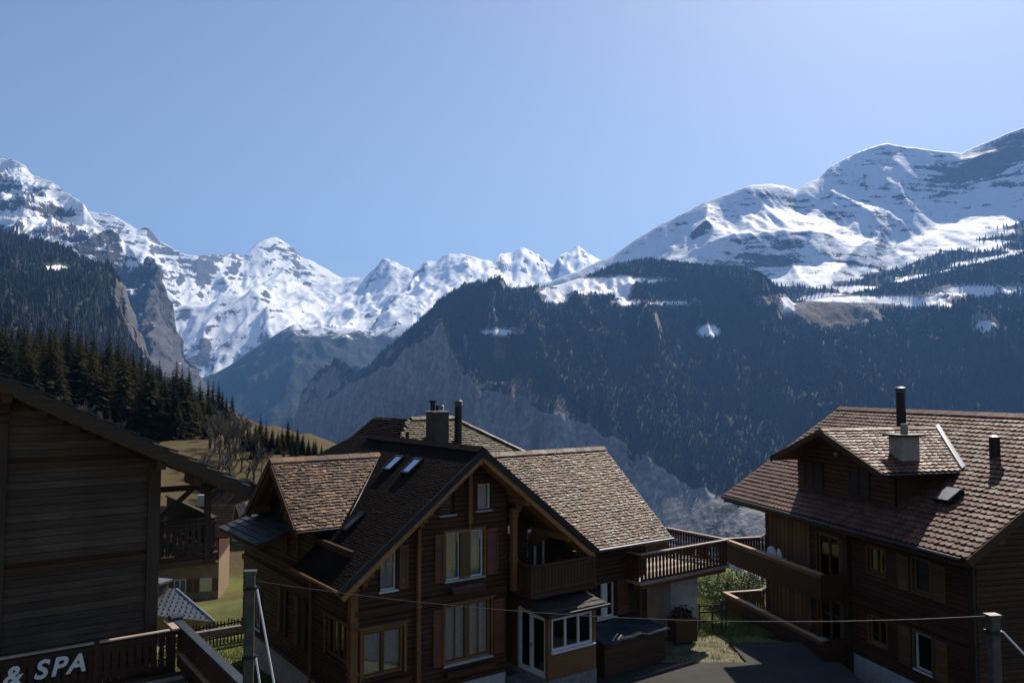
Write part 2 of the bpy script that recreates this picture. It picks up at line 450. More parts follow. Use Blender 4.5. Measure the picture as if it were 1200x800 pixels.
sl = slope_z(P)
strata = fbm(P[..., 0] / 700, P[..., 1] / 700, P[..., 2] / 30, 3)
snow = 0.5 + (sl - 0.56) * 1.5 + 0.42 * strata + sstep(P[..., 2], 350, 900) * 0.45 - 0.30 - prow * 0.45
LEFT = grid_mesh('banded_rock_mountain', P, M_LEFT, {'snow': snow, 'grass': P[..., 2] * 0 - 1, 'forest': 1.1 - sstep(P[..., 2], 40, 260) * 2.0 - prow * 0.8})
tag(LEFT, 'steep banded rock mountain with snow ledges and dark prow on the left', None, None, 'structure')

# ---- dark wooded shoulder in front of it
M_SHOULDER = mask_material('shoulder_rock_and_forest', (0.07, 0.068, 0.066), (0.20, 0.185, 0.17), 0.02, 0.10, (1, 1, 0.3), nscale=0.010, bump_d=10)
bear = bearings(SHOULDER_RIDGE, 260)
P, T = loft([SHOULDER_FOOT, SHOULDER_MID, SHOULDER_RIDGE, behind(SHOULDER_RIDGE, 500, 260)], [50, 60, 8], bear)
tt = T[:, None]
env = sstep(tt, 0.0, 0.4) * (1 - sstep(tt, 1.6, 2.0)) + 0.06
P[..., 2] += env * (ridged(P[..., 0] / 330, P[..., 1] / 420, 2.9, 5) - 0.45) * 110
rocky = sstep(np.broadcast_to(bear[None], P.shape[:2]), -0.505, -0.492) * sstep(tt, 0.7, 1.05)
P[..., 1] -= rocky * 110 * (ridged(P[..., 0] / 45, P[..., 2] / 160, 0.2, 5) - 0.4)
clearing = np.exp(-(((bear[None] + 0.572) / 0.020) ** 2 + ((P[..., 2] / P[..., 1] - 0.148) / 0.007) ** 2))
SH_FOREST = (1 - rocky) * (1 - sstep(clearing, 0.25, 0.5)) * (fbm(P[..., 0] / 90, P[..., 1] / 90, 3.1, 3) > -0.62)
SH_P = P
SHO = grid_mesh('wooded_shoulder', P, M_SHOULDER, {'snow': -0.6 + clearing * 1.6, 'grass': P[..., 2] * 0 - 1, 'forest': 1.2 - rocky * 1.5 + fbm(P[..., 0] / 60, P[..., 1] / 60, 3.1, 3) * 0.3})
tag(SHO, 'dark wooded mountain shoulder with a small snow clearing', None, None, 'structure')

# ---- blue wedge at the head of the valley
M_WEDGE = mask_material('valley_head_forest_and_snow', (0.07, 0.07, 0.07), (0.13, 0.125, 0.12), 0.008, 0.14, (1, 1, 0.4), nscale=0.006, bump_d=25)
bear = bearings(WEDGE_RIDGE, 200)
P, T = loft([WEDGE_FOOT, WEDGE_RIDGE, behind(WEDGE_RIDGE, 900, 500)], [80, 8], bear)
tt = T[:, None]
env = sstep(tt, 0.0, 0.3) * (1 - sstep(tt, 0.8, 1.0)) + 0.06
P[..., 2] += env * (ridged(P[..., 0] / 700, P[..., 1] / 900, 5.9, 5) - 0.45) * 200
wsn = 1.25 * sstep(P[..., 2], 250, 560) + 0.35 * fbm(P[..., 0] / 160, P[..., 1] / 160, 0.7, 4) - 0.45
WEDGE = grid_mesh('valley_head_spur', P, M_WEDGE, {'snow': wsn, 'grass': P[..., 2] * 0 - 1, 'forest': P[..., 2] * 0 + 1.2})
tag(WEDGE, 'blue hazy wooded spur at the head of the valley', None, None, 'structure')

# ---- big opposite valley side: cliff, forest, open knolls with snow
M_VALLEY = mask_material('valley_side_cliff_and_forest', (0.19, 0.175, 0.16), (0.48, 0.44, 0.40), 0.020, 0.08, (1, 1, 0.22), nscale=0.008, bump_d=22, grass_c=(0.15, 0.105, 0.06))
bear = bearings(VALLEY_RIDGE, 560)
VALLEY_MID = []
_r = np.array(VALLEY_RIDGE, float); _b = np.array(VALLEY_BRINK, float)
rows = [below(VALLEY_BRINK, -420, -482), below(VALLEY_BRINK, -230, -440), VALLEY_BRINK, VALLEY_RIDGE, behind(VALLEY_RIDGE, 500, 130)]
P, T = loft(rows, [6, 70, 110, 12], bear, [1, 1, 0.92, 1])
tt = T[:, None]
P[..., 2] = np.maximum(P[..., 2], -490)
bb = np.broadcast_to(bear[None], P.shape[:2])
env = sstep(tt, 2.0, 2.35) * (1 - sstep(tt, 2.8, 3.0)) + 0.05 * sstep(tt, 2.5, 3.0)
rd = ridged(P[..., 0] / 520, P[..., 1] / 1500, 7.7, 5)
P[..., 2] += env * ((rd - 0.45) * 260 + 30 * fbm(P[..., 0] / 150, P[..., 1] / 150, 2.0, 4))
cl = sstep(tt, 0.9, 1.1) * (1 - sstep(tt, 1.98, 2.12))
P[..., 1] -= cl * (1 - 0.65 * sstep(bb, 0.02, 0.15)) * (70 * (ridged(P[..., 0] / 130, P[..., 2] / 900, 0.2, 5) - 0.4) + 60 * fbm(P[..., 0] / 260, P[..., 2] / 500, 3.0, 3))
P[..., 2] += sstep(tt, 1.7, 2.0) * (1 - sstep(tt, 2.0, 2.3)) * 42 * fbm(P[..., 0] / 90, 0.2, 3.3, 4)
el = P[..., 2] / P[..., 1]
patch = fbm(P[..., 0] / 260, P[..., 1] / 200, 5.5, 4)
def spot(b0, e0, sb, se):
    return np.exp(-(((bb - b0) / sb) ** 2 + ((el - e0) / se) ** 2))
meadow = 1.3 * spot(0.40, 0.088, 0.055, 0.017) + 0.9 * spot(0.335, 0.108, 0.03, 0.006)
# open snow fields between the woods, metres east / up
clear = 1.1 * spot(0.10, 0.121, 0.030, 0.008) + 0.9 * spot(0.055, 0.108, 0.020, 0.007) + 1.0 * spot(0.19, 0.083 + 0.02, 0.05, 0.0035) \
      + 1.15 * spot(0.245, 0.068, 0.016, 0.009) + 0.9 * spot(-0.015, 0.067, 0.028, 0.006) + 1.1 * spot(0.44, 0.108, 0.10, 0.0045) + 0.9 * spot(0.59, 0.075, 0.02, 0.010) \
      + 0.8 * spot(0.05, 0.128, 0.05, 0.005) + 1.0 * spot(0.60, 0.118, 0.07, 0.007) + 1.0 * spot(0.05, 0.118, 0.02, 0.004) + 0.9 * spot(0.345, 0.098, 0.012, 0.012) + 1.0 * spot(0.52, 0.100, 0.05, 0.004) + 0.9 * spot(0.14, 0.118, 0.012, 0.018) + 0.9 * spot(0.14,0.132,0.06,0.004)
steep = slope_z(P)
open_ = np.clip(meadow, 0, 1.2) + np.clip(clear * 1.4, 0, 1.3)
fo = 1.15 - sstep(open_ + 0.35 * patch, 0.35, 0.6) * 1.6 - sstep(0.42 - steep, 0, 0.12) * 1.4
lf = bb + (el - 0.02) * 0.25 
fo = np.where((bb < -0.085) & (el < 0.105 + 0.2 * (bb + 0.085)) & (tt > 1.9) & (tt < 2.45), fo - 0.5 + patch, fo)
fo = np.where(tt < 2.0, -0.35 + 0.7 * patch + 0.6 * sstep(steep, 0.45, 0.7), fo)
stand = fbm(P[..., 0] / 420, P[..., 1] / 300, 2.5, 4) + 0.5 * fbm(P[..., 0] / 60, P[..., 1] / 420, 6.5, 3)
stand = stand + 0.45 * sstep(bb, 0.02, 0.12) * (1 - 0.8 * spot(0.22, 0.035, 0.07, 0.025)) - 0.25 * spot(0.20, 0.04, 0.07, 0.02)
VA_FOREST = np.clip(fo, 0, 1) * (tt > 2.0) * (0.25 + 0.75 * sstep(stand, -0.40, 0.05))
VA_P = P
snow = -0.45 + np.clip(clear * 1.5, 0, 1.4) * 1.2 + 0.3 * patch - (tt < 2) * 2
fo = fo - 0.75 * sstep(-stand, 0.15, 0.45)
VAL = grid_mesh('wooded_valley_side', P, M_VALLEY, {'snow': snow, 'grass': np.clip(meadow, 0, 1.3) * 0.95 + 0.25 * patch + 1.1 * sstep(-stand, 0.1, 0.40) * (tt > 2.0) - 0.6 * (tt < 2.0), 'forest': fo})
tag(VAL, 'opposite valley side, grey cliff below and dark forest above', None, None, 'structure')

# ---- snow mountain above it on the right
M_SNOW = mask_material('right_mountain_snow_and_rock', (0.085, 0.085, 0.09), (0.20, 0.19, 0.18), 0.011, 0.07, (0.5, 0.5, 2.4), nscale=0.0055, bump_d=18, sk=2.0, hk=1.1, grass_c=(0.14, 0.10, 0.05))
bear = bearings(SNOW_RIDGE, 460)
P, T = loft([SNOW_FOOT, SNOW_LEDGE, SNOW_BENCH, SNOW_RIDGE, behind(SNOW_RIDGE, 900, 500)], [40, 40, 90, 8], bear, [1, 0.9, 1.12, 1])
tt = T[:, None]
bb = np.broadcast_to(bear[None], P.shape[:2])
env = sstep(tt, 0.2, 0.6) * (0.45 + 0.55 * sstep(tt, 1.9, 2.3)) * (1 - sstep(tt, 2.6, 3.0)) + 0.05
wx = 160 * fbm(P[..., 0] / 900, P[..., 1] / 900, 8.1, 3)
rd = ridged((P[..., 0] + wx) / 820, (P[..., 1] - wx) / 2100, 11.3, 5, 0.46)
P[..., 2] += env * ((rd - 0.45) * 170)
P[..., 2] += 16 * fbm(P[..., 0] / 130, P[..., 1] / 260, 4.0, 4) * sstep(tt, 0.3, 1.0) * (0.35 + 0.65 * env)
sl = slope_z(P)
strata = fbm(P[..., 0] / 500, P[..., 1] / 500, P[..., 2] / 40 + P[..., 0] / 300, 3)
patch = fbm(P[..., 0] / 240, P[..., 1] / 180, 9.5, 4)
el = P[..., 2] / P[..., 1]
ftop = np.interp(bb, [-0.05, 0.2, 0.34, 0.42, 0.5, 0.58, 0.66, 0.8], [0.13, 0.14, 0.125, 0.135, 0.155, 0.185, 0.215, 0.25])
band = sstep(fbm(P[..., 0] / 420, P[..., 1] / 420, P[..., 2] / 70, 3), -0.25, 0.25)
fo = sstep(ftop - el, -0.012, 0.012) * (0.35 + 0.75 * band) + 0.25 * patch
SN_FOREST = np.clip(fo - 0.45, 0, 1) * 1.8
SN_P = P
snow = 0.5 + (sl - 0.64) * 1.7 + 0.44 * strata + 0.10 + 0.10 * sstep(tt, 2.0, 2.3) - 0.02 * sstep(tt, 1.0, 1.4) * (1 - sstep(tt, 1.85, 1.97)) + 0.3 * np.exp(-((tt - 1.99) / 0.05) ** 2) - np.clip(fo - 0.45, 0, 1) * 2.4
crag = np.exp(-(((bb - 0.60) / 0.055) ** 2 + ((el - 0.285 - (bb - 0.60) * 0.45) / 0.018) ** 2))
snow = snow - crag * 0.9
SNO = grid_mesh('snow_mountain', P, M_SNOW, {'snow': snow, 'grass': 0.15 + 0.5 * patch, 'forest': fo})
tag(SNO, 'broad snow mountain with rock bands above the forest on the right', None, None, 'structure')

# ---- the ground sheet: village shelf, slope, valley floor, out to the horizon
M_GROUND = None
def ground_material():
    k = NT('meadow_and_earth')
    v = k.coord('Object')
    n1 = k.noise(v, 0.06, 6, 0.6); n2 = k.noise(v, 1.3, 6, 0.65); n3 = k.noise(v, 12.0, 3, 0.6)
    dry = k.mix(k.rng(n2, 0.3, 0.7), (0.125, 0.088, 0.036), (0.065, 0.052, 0.022))
    green = k.mix(k.rng(n2, 0.3, 0.7), (0.105, 0.135, 0.028), (0.16, 0.17, 0.05))
    at = k.attr('green')
    f = k.rng(k.math('ADD', at.outputs['Fac'], k.math('MULTIPLY', k.math('SUBTRACT', n1, 0.5), 1.4)), 0.35, 0.65, smooth=True)
    c = k.mix(f, dry, green)
    n5 = k.noise(v, 0.18, 5, 0.7)
    c = k.mix(k.rng(n5, 0.45, 0.7, 0, 0.75), c, (0.085, 0.062, 0.032))
    wd = k.attr('wood')
    c = k.mix(wd.outputs['Fac'], c, (0.05, 0.042, 0.022))
    c = k.mix(k.rng(n3, 0.45, 0.8), c, (0.06, 0.05, 0.025))
    b = k.bump(k.math('ADD', n2, k.math('MULTIPLY', n3, 0.4)), 0.6, 0.15)
    return k.done(c, 0.95, b, 0, 0.1)
M_GROUND = ground_material()
th = np.concatenate([np.linspace(-180, -55, 36)[:-1], np.linspace(-55, 50, 240), np.linspace(50, 180, 36)[1:]])
th = np.radians(th)
rr = np.concatenate([[0.5], np.geomspace(4, 16000, 190)])
X = rr[:, None] * np.sin(th)[None]; Y = rr[:, None] * np.cos(th)[None]
Z = ground_z(X, Y)
dd = (X - 9) * 0.909 + (Y - 42) * 0.417
wood = sstep(-dd, 22, 40) * sstep(np.hypot(X, Y), 120, 170) * 0.8
GP = np.stack([X, Y, Z], -1)
GRD = grid_mesh('ground', GP, M_GROUND, {'green': 0.25 + 0.6 * (1 - sstep(np.hypot(X, Y), 45, 110)), 'wood': wood})
tag(GRD, 'grassy hillside falling away to the valley floor', None, None, 'structure')

# ---- far woods: one mass of small conifers on each slope (nobody could count them)
def conifer_nodes(name, mat, sides=6):
    g = bpy.data.node_groups.new(name, 'GeometryNodeTree')
    g.interface.new_socket('Geometry', in_out='INPUT', socket_type='NodeSocketGeometry')
    g.interface.new_socket('Geometry', in_out='OUTPUT', socket_type='NodeSocketGeometry')
    N = g.nodes.new
    gi, go = N('NodeGroupInput'), N('NodeGroupOutput')
    jn = N('GeometryNodeJoinGeometry')
    for r, z0, dep in ((0.20, 0.05, 0.50), (0.155, 0.32, 0.42), (0.10, 0.60, 0.40)):
        cn = N('GeometryNodeMeshCone'); cn.fill_type = 'NONE'
        cn.inputs['Vertices'].default_value = sides
        cn.inputs['Radius Top'].default_value = 0.0
        cn.inputs['Radius Bottom'].default_value = r
        cn.inputs['Depth'].default_value = dep
        tr = N('GeometryNodeTransform'); tr.inputs['Translation'].default_value = (0, 0, z0)
        g.links.new(cn.outputs['Mesh'], tr.inputs['Geometry'])
        g.links.new(tr.outputs[0], jn.inputs[0])
    sm = N('GeometryNodeSetMaterial'); sm.inputs['Material'].default_value = mat
    g.links.new(jn.outputs[0], sm.inputs['Geometry'])
    m2p = N('GeometryNodeMeshToPoints')
    g.links.new(gi.outputs[0], m2p.inputs['Mesh'])
    io = N('GeometryNodeInstanceOnPoints')
    g.links.new(m2p.outputs[0], io.inputs['Points'])
    g.links.new(sm.outputs[0], io.inputs['Instance'])
    na = N('GeometryNodeInputNamedAttribute'); na.data_type = 'FLOAT_VECTOR'; na.inputs['Name'].default_value = 'scl'
    g.links.new(na.outputs['Attribute'], io.inputs['Scale'])
    rv = N('FunctionNodeRandomValue'); rv.data_type = 'FLOAT_VECTOR'
    rv.inputs[0].default_value = (-0.04, -0.04, 0); rv.inputs[1].default_value = (0.04, 0.04, 6.28)
    g.links.new(rv.outputs[0], io.inputs['Rotation'])
    g.links.new(io.outputs[0], go.inputs[0])
    return g

def far_tree_mat(name, c1, c2):
    k = NT(name)
    v = k.coord('Object')
    oi = k.n('ShaderNodeObjectInfo')
    geo = k.n('ShaderNodeNewGeometry')
    n = k.noise(geo.outputs['Position'], 0.0045, 5, 0.65)
    n2 = k.noise(geo.outputs['Position'], 0.6, 3, 0.6)
    f = k.math('ADD', k.math('MULTIPLY', oi.outputs['Random'], 0.22), k.math('MULTIPLY', n, 0.9))
    c = k.mix(k.rng(f, 0.42, 0.80), c1, c2)
    b = k.bump(n2, 1.0, 1.5)
    return k.done(c, 0.9, b, 0, 0.15)
M_FARTREE = far_tree_mat('far_conifer_needles', (0.012, 0.019, 0.012), (0.046, 0.043, 0.024))

def wood_mass(name, pts, h0, h1, seed, label):
    rg = np.random.default_rng(seed)
    n = len(pts)
    me = bpy.data.meshes.new(name)
    me.vertices.add(n)
    me.vertices.foreach_set('co', pts.reshape(-1).astype(np.float32))
    h = h0 + (h1 - h0) * rg.random(n) ** 1.3
    wd = h * (0.85 + 0.5 * rg.random(n))
    at = me.attributes.new('scl', 'FLOAT_VECTOR', 'POINT')
    at.data.foreach_set('vector', np.stack([wd, wd, h], -1).reshape(-1).astype(np.float32))
    me.materials.append(M_FARTREE)
    o = bpy.data.objects.new(name, me); COL.objects.link(o)
    md = o.modifiers.new('trees', 'NODES'); md.node_group = conifer_nodes(name + '_nodes', M_FARTREE)
    return tag(o, label, 'forest', None, 'stuff')
wood_mass('far_forest', scatter(VA_P, VA_FOREST, 85000, 1), 8, 20, 2, 'dark conifer forest covering the opposite valley side')
wood_mass('far_forest', scatter(SN_P, SN_FOREST + 1e-6, 9000, 3), 14, 28, 4, 'bands of conifers below the snow mountain')
wood_mass('far_forest', scatter(SH_P, SH_FOREST + 1e-6, 15000, 5), 14, 28, 6, 'dark conifer forest on the wooded shoulder')

# ---- the air of the valley
def haze_box():
    m = MB().box(-16000, 16000, -3000, 16500, -520, 2750)
    k = NT('valley_air')
    pv = k.n('ShaderNodeVolumePrincipled')
    pv.inputs['Color'].default_value = (0.19, 0.43, 0.95, 1)
    pv.inputs['Density'].default_value = 5.6e-5
    pv.inputs['Anisotropy'].default_value = 0.2
    k.link(pv.outputs[0], k.out.inputs['Volume'])
    o = m.build('haze', k.m)
    return tag(o, 'thin blue air filling the valley', 'haze', None, 'stuff')
haze_box()

# ================================================================== BUILDING MATERIALS
def wood(name, c1, c2, rough=0.75, axis='x', vary=0.0, spec=0.3, scale=1.0, island=0.25):
    k = NT(name)
    st = {'x': (1.2, 14, 14), 'y': (14, 1.2, 14), 'z': (14, 14, 1.2)}[axis]
    v = k.coord('Object', tuple(q * scale for q in st))
    n = k.noise(v, 1.0, 7, 0.65, 0.4)
    v2 = k.coord('Object')
    n2 = k.noise(v2, 0.55, 5, 0.6)
    c = k.mix(k.rng(n, 0.3, 0.72), c1, c2)
    c = k.mix(k.rng(n2, 0.4, 0.75, 0, 0.55), c, tuple(q * 0.45 for q in c1))
    geo = k.n('ShaderNodeNewGeometry')
    hv = k.n('ShaderNodeHueSaturation')
    k.link(c, hv.inputs['Color'])
    oi = k.n('ShaderNodeObjectInfo')
    rnd = k.math('ADD', k.rng(geo.outputs['Random Per Island'], 0, 1, 1 - island, 1 + island), k.rng(oi.outputs['Random'], 0, 1, -vary, vary))
    k.link(rnd, hv.inputs['Value'])
    b = k.bump(n, 0.5, 0.012)
    return k.done(hv.outputs[0], k.rng(n, 0.2, 0.8, rough - 0.12, rough + 0.1), b, 0, spec)
def shingle(name, c1, c2, c3, rough=0.55, spec=0.5):
    """wood or fibre shingles: every piece weathered on its own"""
    k = NT(name)
    geo = k.n('ShaderNodeNewGeometry')
    v = k.coord('Object', (6, 6, 6))
    n = k.noise(v, 2.0, 6, 0.65)
    big = k.noise(k.coord('Object', (1.6, 1.6, 0.45)), 0.55, 6, 0.7)
    r = geo.outputs['Random Per Island']
    c = k.mix(k.rng(r, 0.1, 0.9), c1, c2)
    c = k.mix(k.rng(n, 0.45, 0.75, 0, 0.7), c, c3)
    c = k.mix(k.rng(big, 0.46, 0.70, 0, 0.75), c, tuple(q * 0.55 for q in c1))
    ro = k.math('ADD', k.rng(n, 0.2, 0.8, rough - 0.1, rough + 0.2), k.math('MULTIPLY', k.math('SUBTRACT', r, 0.5), 0.2))
    b = k.bump(n, 0.6, 0.012)
    return k.done(c, ro, b, 0, spec)
M_LOG = wood('dark_log_wood', (0.040, 0.0145, 0.0055), (0.080, 0.032, 0.0125))
M_LOGV = wood('dark_upright_wood', (0.026, 0.012, 0.0055), (0.056, 0.027, 0.0125), axis='z')
M_LOGY = wood('dark_crosswise_wood', (0.040, 0.0145, 0.0055), (0.080, 0.032, 0.0125), axis='y')
M_HONEY = wood('honey_brown_wood', (0.125, 0.054, 0.017), (0.21, 0.100, 0.036), axis='z')
M_HONEYX = wood('honey_brown_beam_wood', (0.125, 0.054, 0.017), (0.21, 0.100, 0.036), axis='x')
M_HONEYY = wood('honey_brown_crosswise_wood', (0.17, 0.075, 0.024), (0.27, 0.130, 0.048), axis='y')
M_OCHRE = wood('ochre_shutter_wood', (0.10, 0.050, 0.018), (0.15, 0.080, 0.030), axis='z')
M_REDWOOD = wood('red_shutter_wood', (0.115, 0.034, 0.015), (0.16, 0.050, 0.022), axis='z', rough=0.6)
M_BALC = wood('brown_balcony_wood', (0.050, 0.022, 0.010), (0.090, 0.042, 0.019), axis='z', vary=0.15)
M_GREYWOOD = wood('grey_brown_weathered_plank', (0.038, 0.024, 0.014), (0.098, 0.066, 0.042), axis='x', vary=0.30, scale=0.8)
M_GREYWOODV = wood('grey_brown_weathered_post', (0.034, 0.020, 0.012), (0.066, 0.042, 0.027), axis='z', vary=0.12)
M_CAP = wood('pale_worn_rail_cap', (0.30, 0.22, 0.17), (0.44, 0.34, 0.27), axis='x', rough=0.5)
M_CAPY = wood('worn_rail_cap_lightened_as_sunlit', (0.32, 0.19, 0.11), (0.45, 0.29, 0.18), axis='y', rough=0.5)  # cap colour lightened to stand in for sunlight the eave blocks
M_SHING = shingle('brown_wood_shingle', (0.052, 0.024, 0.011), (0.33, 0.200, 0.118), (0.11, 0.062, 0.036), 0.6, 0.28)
M_SHING_D = shingle('shade_darkened_wood_shingle', (0.010, 0.0065, 0.0045), (0.022, 0.0145, 0.010), (0.014, 0.0095, 0.007), 0.85, 0.05)  # same shingles, with the shade of the averted slopes put into the colour
M_SHING_M = shingle('mossy_wood_shingle', (0.07, 0.05, 0.026), (0.20, 0.145, 0.09), (0.06, 0.075, 0.022), 0.6, 0.3)
M_TILE = shingle('reddish_brown_roof_tile', (0.110, 0.047, 0.029), (0.195, 0.090, 0.058), (0.080, 0.034, 0.022), 0.6, 0.25)
M_SLATE = shingle('dark_roof_slate', (0.030, 0.026, 0.024), (0.065, 0.056, 0.050), (0.042, 0.037, 0.034), 0.6, 0.25)
M_METAL = simple('black_stove_pipe_metal', (0.012, 0.012, 0.013), (0.030, 0.030, 0.032), 0.42, 5, bump=0.1, spec=0.5, metallic=0.6)
M_ZINC = simple('grey_zinc_sheet', (0.15, 0.155, 0.165), (0.23, 0.235, 0.25), 0.55, 4, bump=0.08, spec=0.5, metallic=0.8)
M_GALV = simple('galvanised_steel', (0.05, 0.049, 0.048), (0.10, 0.098, 0.096), 0.5, 6, bump=0.1, metallic=0.55)
M_ROD = simple('white_coated_rod', (0.62, 0.62, 0.62), (0.75, 0.75, 0.75), 0.35, 8, bump=0.05)
M_WHITE = simple('white_window_paint', (0.50, 0.48, 0.45), (0.62, 0.60, 0.57), 0.5, 6, bump=0.08)
M_STUCCO = simple('grey_white_stucco', (0.30, 0.285, 0.28), (0.44, 0.42, 0.41), 0.9, 2.5, bump=0.4, bdist=0.01)
M_STUCCO2 = simple('ochre_stucco', (0.19, 0.125, 0.072), (0.26, 0.175, 0.105), 0.9, 1.2, bump=0.3)
M_CONC = simple('chimney_concrete', (0.24, 0.20, 0.18), (0.34, 0.30, 0.27), 0.85, 3, bump=0.3)
M_BRICKY = simple('dark_chimney_render', (0.045, 0.033, 0.024), (0.085, 0.064, 0.048), 0.9, 4, bump=0.4)
M_CURTAIN = simple('white_lace_curtain', (0.40, 0.42, 0.46), (0.62, 0.65, 0.70), 0.9, 18, bump=0.3, bdist=0.004)
M_STONE = simple('rubble_stone', (0.10, 0.095, 0.09), (0.22, 0.20, 0.19), 0.9, 5, bump=0.8, bdist=0.03)
M_YARD = simple('shade_darkened_asphalt', (0.012, 0.0115, 0.011), (0.036, 0.034, 0.032), 0.9, 0.9, bump=0.5, bdist=0.01)  # yard shade that nothing casts is put into this dark base colour
M_TARP = simple('dark_blue_tarpaulin', (0.018, 0.024, 0.034), (0.034, 0.042, 0.055), 0.55, 3, bump=0.5, bdist=0.03)
M_LETTER = simple('pale_grey_sign_letter', (0.55, 0.55, 0.55), (0.68, 0.68, 0.68), 0.5, 5, bump=0.03)
M_INNER = simple('dim_room_plaster', (0.05, 0.045, 0.04), (0.08, 0.07, 0.06), 0.9, 3)
M_LEDGE = simple('white_plastic', (0.62, 0.61, 0.60), (0.74, 0.73, 0.72), 0.45, 5, bump=0.03)

def glass_mat():
    k = NT('window_glass')
    fr = k.n('ShaderNodeFresnel'); fr.inputs['IOR'].default_value = 1.55
    tr = k.n('ShaderNodeBsdfTransparent'); tr.inputs[0].default_value = (0.90, 0.88, 0.85, 1)
    gl = k.n('ShaderNodeBsdfGlossy'); gl.inputs['Roughness'].default_value = 0.03
    n = k.noise(k.coord('Object'), 1.6, 3)
    k.link(k.bump(n, 0.12, 0.02), gl.inputs['Normal'])
    mx = k.n('ShaderNodeMixShader')
    k.link(k.rng(fr.outputs[0], 0, 1, 0.06, 1.0), mx.inputs[0])
    k.link(tr.outputs[0], mx.inputs[1]); k.link(gl.outputs[0], mx.inputs[2])
    k.link(mx.outputs[0], k.out.inputs['Surface'])
    return k.m
M_GLASS = glass_mat()
M_SKYGLASS = simple('roof_window_glass', (0.40, 0.44, 0.48), (0.46, 0.50, 0.54), 0.08, 2, bump=0.02, spec=1.0, metallic=0.85)
M_SOFFIT = wood('orange_soffit_wood', (0.24, 0.105, 0.032), (0.36, 0.175, 0.062), axis='x')
M_BARGE = wood('dark_slate_grey_barge_board', (0.014, 0.012, 0.011), (0.030, 0.026, 0.024), axis='x')

# ================================================================== BUILDING HELPERS
class Face:
    """one wall of a house: a runs along it, n outward from it, z up"""
    def __init__(s, axis, const, out):
        s.axis, s.c, s.o = axis, const, out
    def p(s, a, n, z):
        return (a, s.c + s.o * n, z) if s.axis == 'u' else (s.c + s.o * n, a, z)
    def box(s, m, a0, a1, n0, n1, z0, z1):
        p, q = s.p(a0, n0, z0), s.p(a1, n1, z1)
        return m.box(p[0], q[0], p[1], q[1], p[2], q[2])

def board_wall(F, a0, a1, z0, z1, row=0.17, openings=(), clip=None, t=0.09, jit=0.012, seed=1, upright=False):
    """stacked boards with grooves, cut round the openings; clip(z) gives the (lo, hi) limits of a gable"""
    rg = random.Random(seed); m = MB()
    n = max(1, int(round((z1 - z0) / row))); h = (z1 - z0) / n
    for i in range(n):
        b, c = z0 + i * h, z0 + (i + 1) * h
        lo0, hi0, lo1, hi1 = a0, a1, a0, a1
        if clip:
            l_, h_ = clip(b); l2, h2 = clip(c)
            lo0, hi0 = max(a0, l_), min(a1, h_)
            lo1, hi1 = max(a0, l2), min(a1, h2)
            if hi0 - lo0 < 0.05: continue
            if hi1 < lo1: lo1 = hi1 = (lo1 + hi1) / 2
        cuts = sorted((o[0], o[1]) for o in openings if o[2] < c - h * 0.3 and o[3] > b + h * 0.3)
        spans = []; s0 = (lo0, lo1)
        for x0, x1 in cuts:
            if x1 <= s0[0] or x0 >= hi0: continue
            if x0 > s0[0]: spans.append((s0, (x0, x0)))
            s0 = (x1, x1)
        if hi0 > s0[0]: spans.append((s0, (hi0, hi1)))
        tt_ = t + rg.uniform(-jit, jit)
        for (p0, p1), (q0, q1) in spans:
            p1 = max(p1, p0 - 1e6); 
            pts0 = [F.p(p0, 0, b), F.p(p0, tt_, b + 0.014), F.p(p1, tt_, c - 0.014), F.p(p1, 0, c)]
            pts1 = [F.p(q0, 0, b), F.p(q0, tt_, b + 0.014), F.p(q1, tt_, c - 0.014), F.p(q1, 0, c)]
            i0 = len(m.v); m.v += pts0 + pts1
            m.f += [(i0, i0+1, i0+2, i0+3), (i0+7, i0+6, i0+5, i0+4)] + [(i0+k, i0+4+k, i0+4+(k+1) % 4, i0+(k+1) % 4) for k in range(4)]
    return m

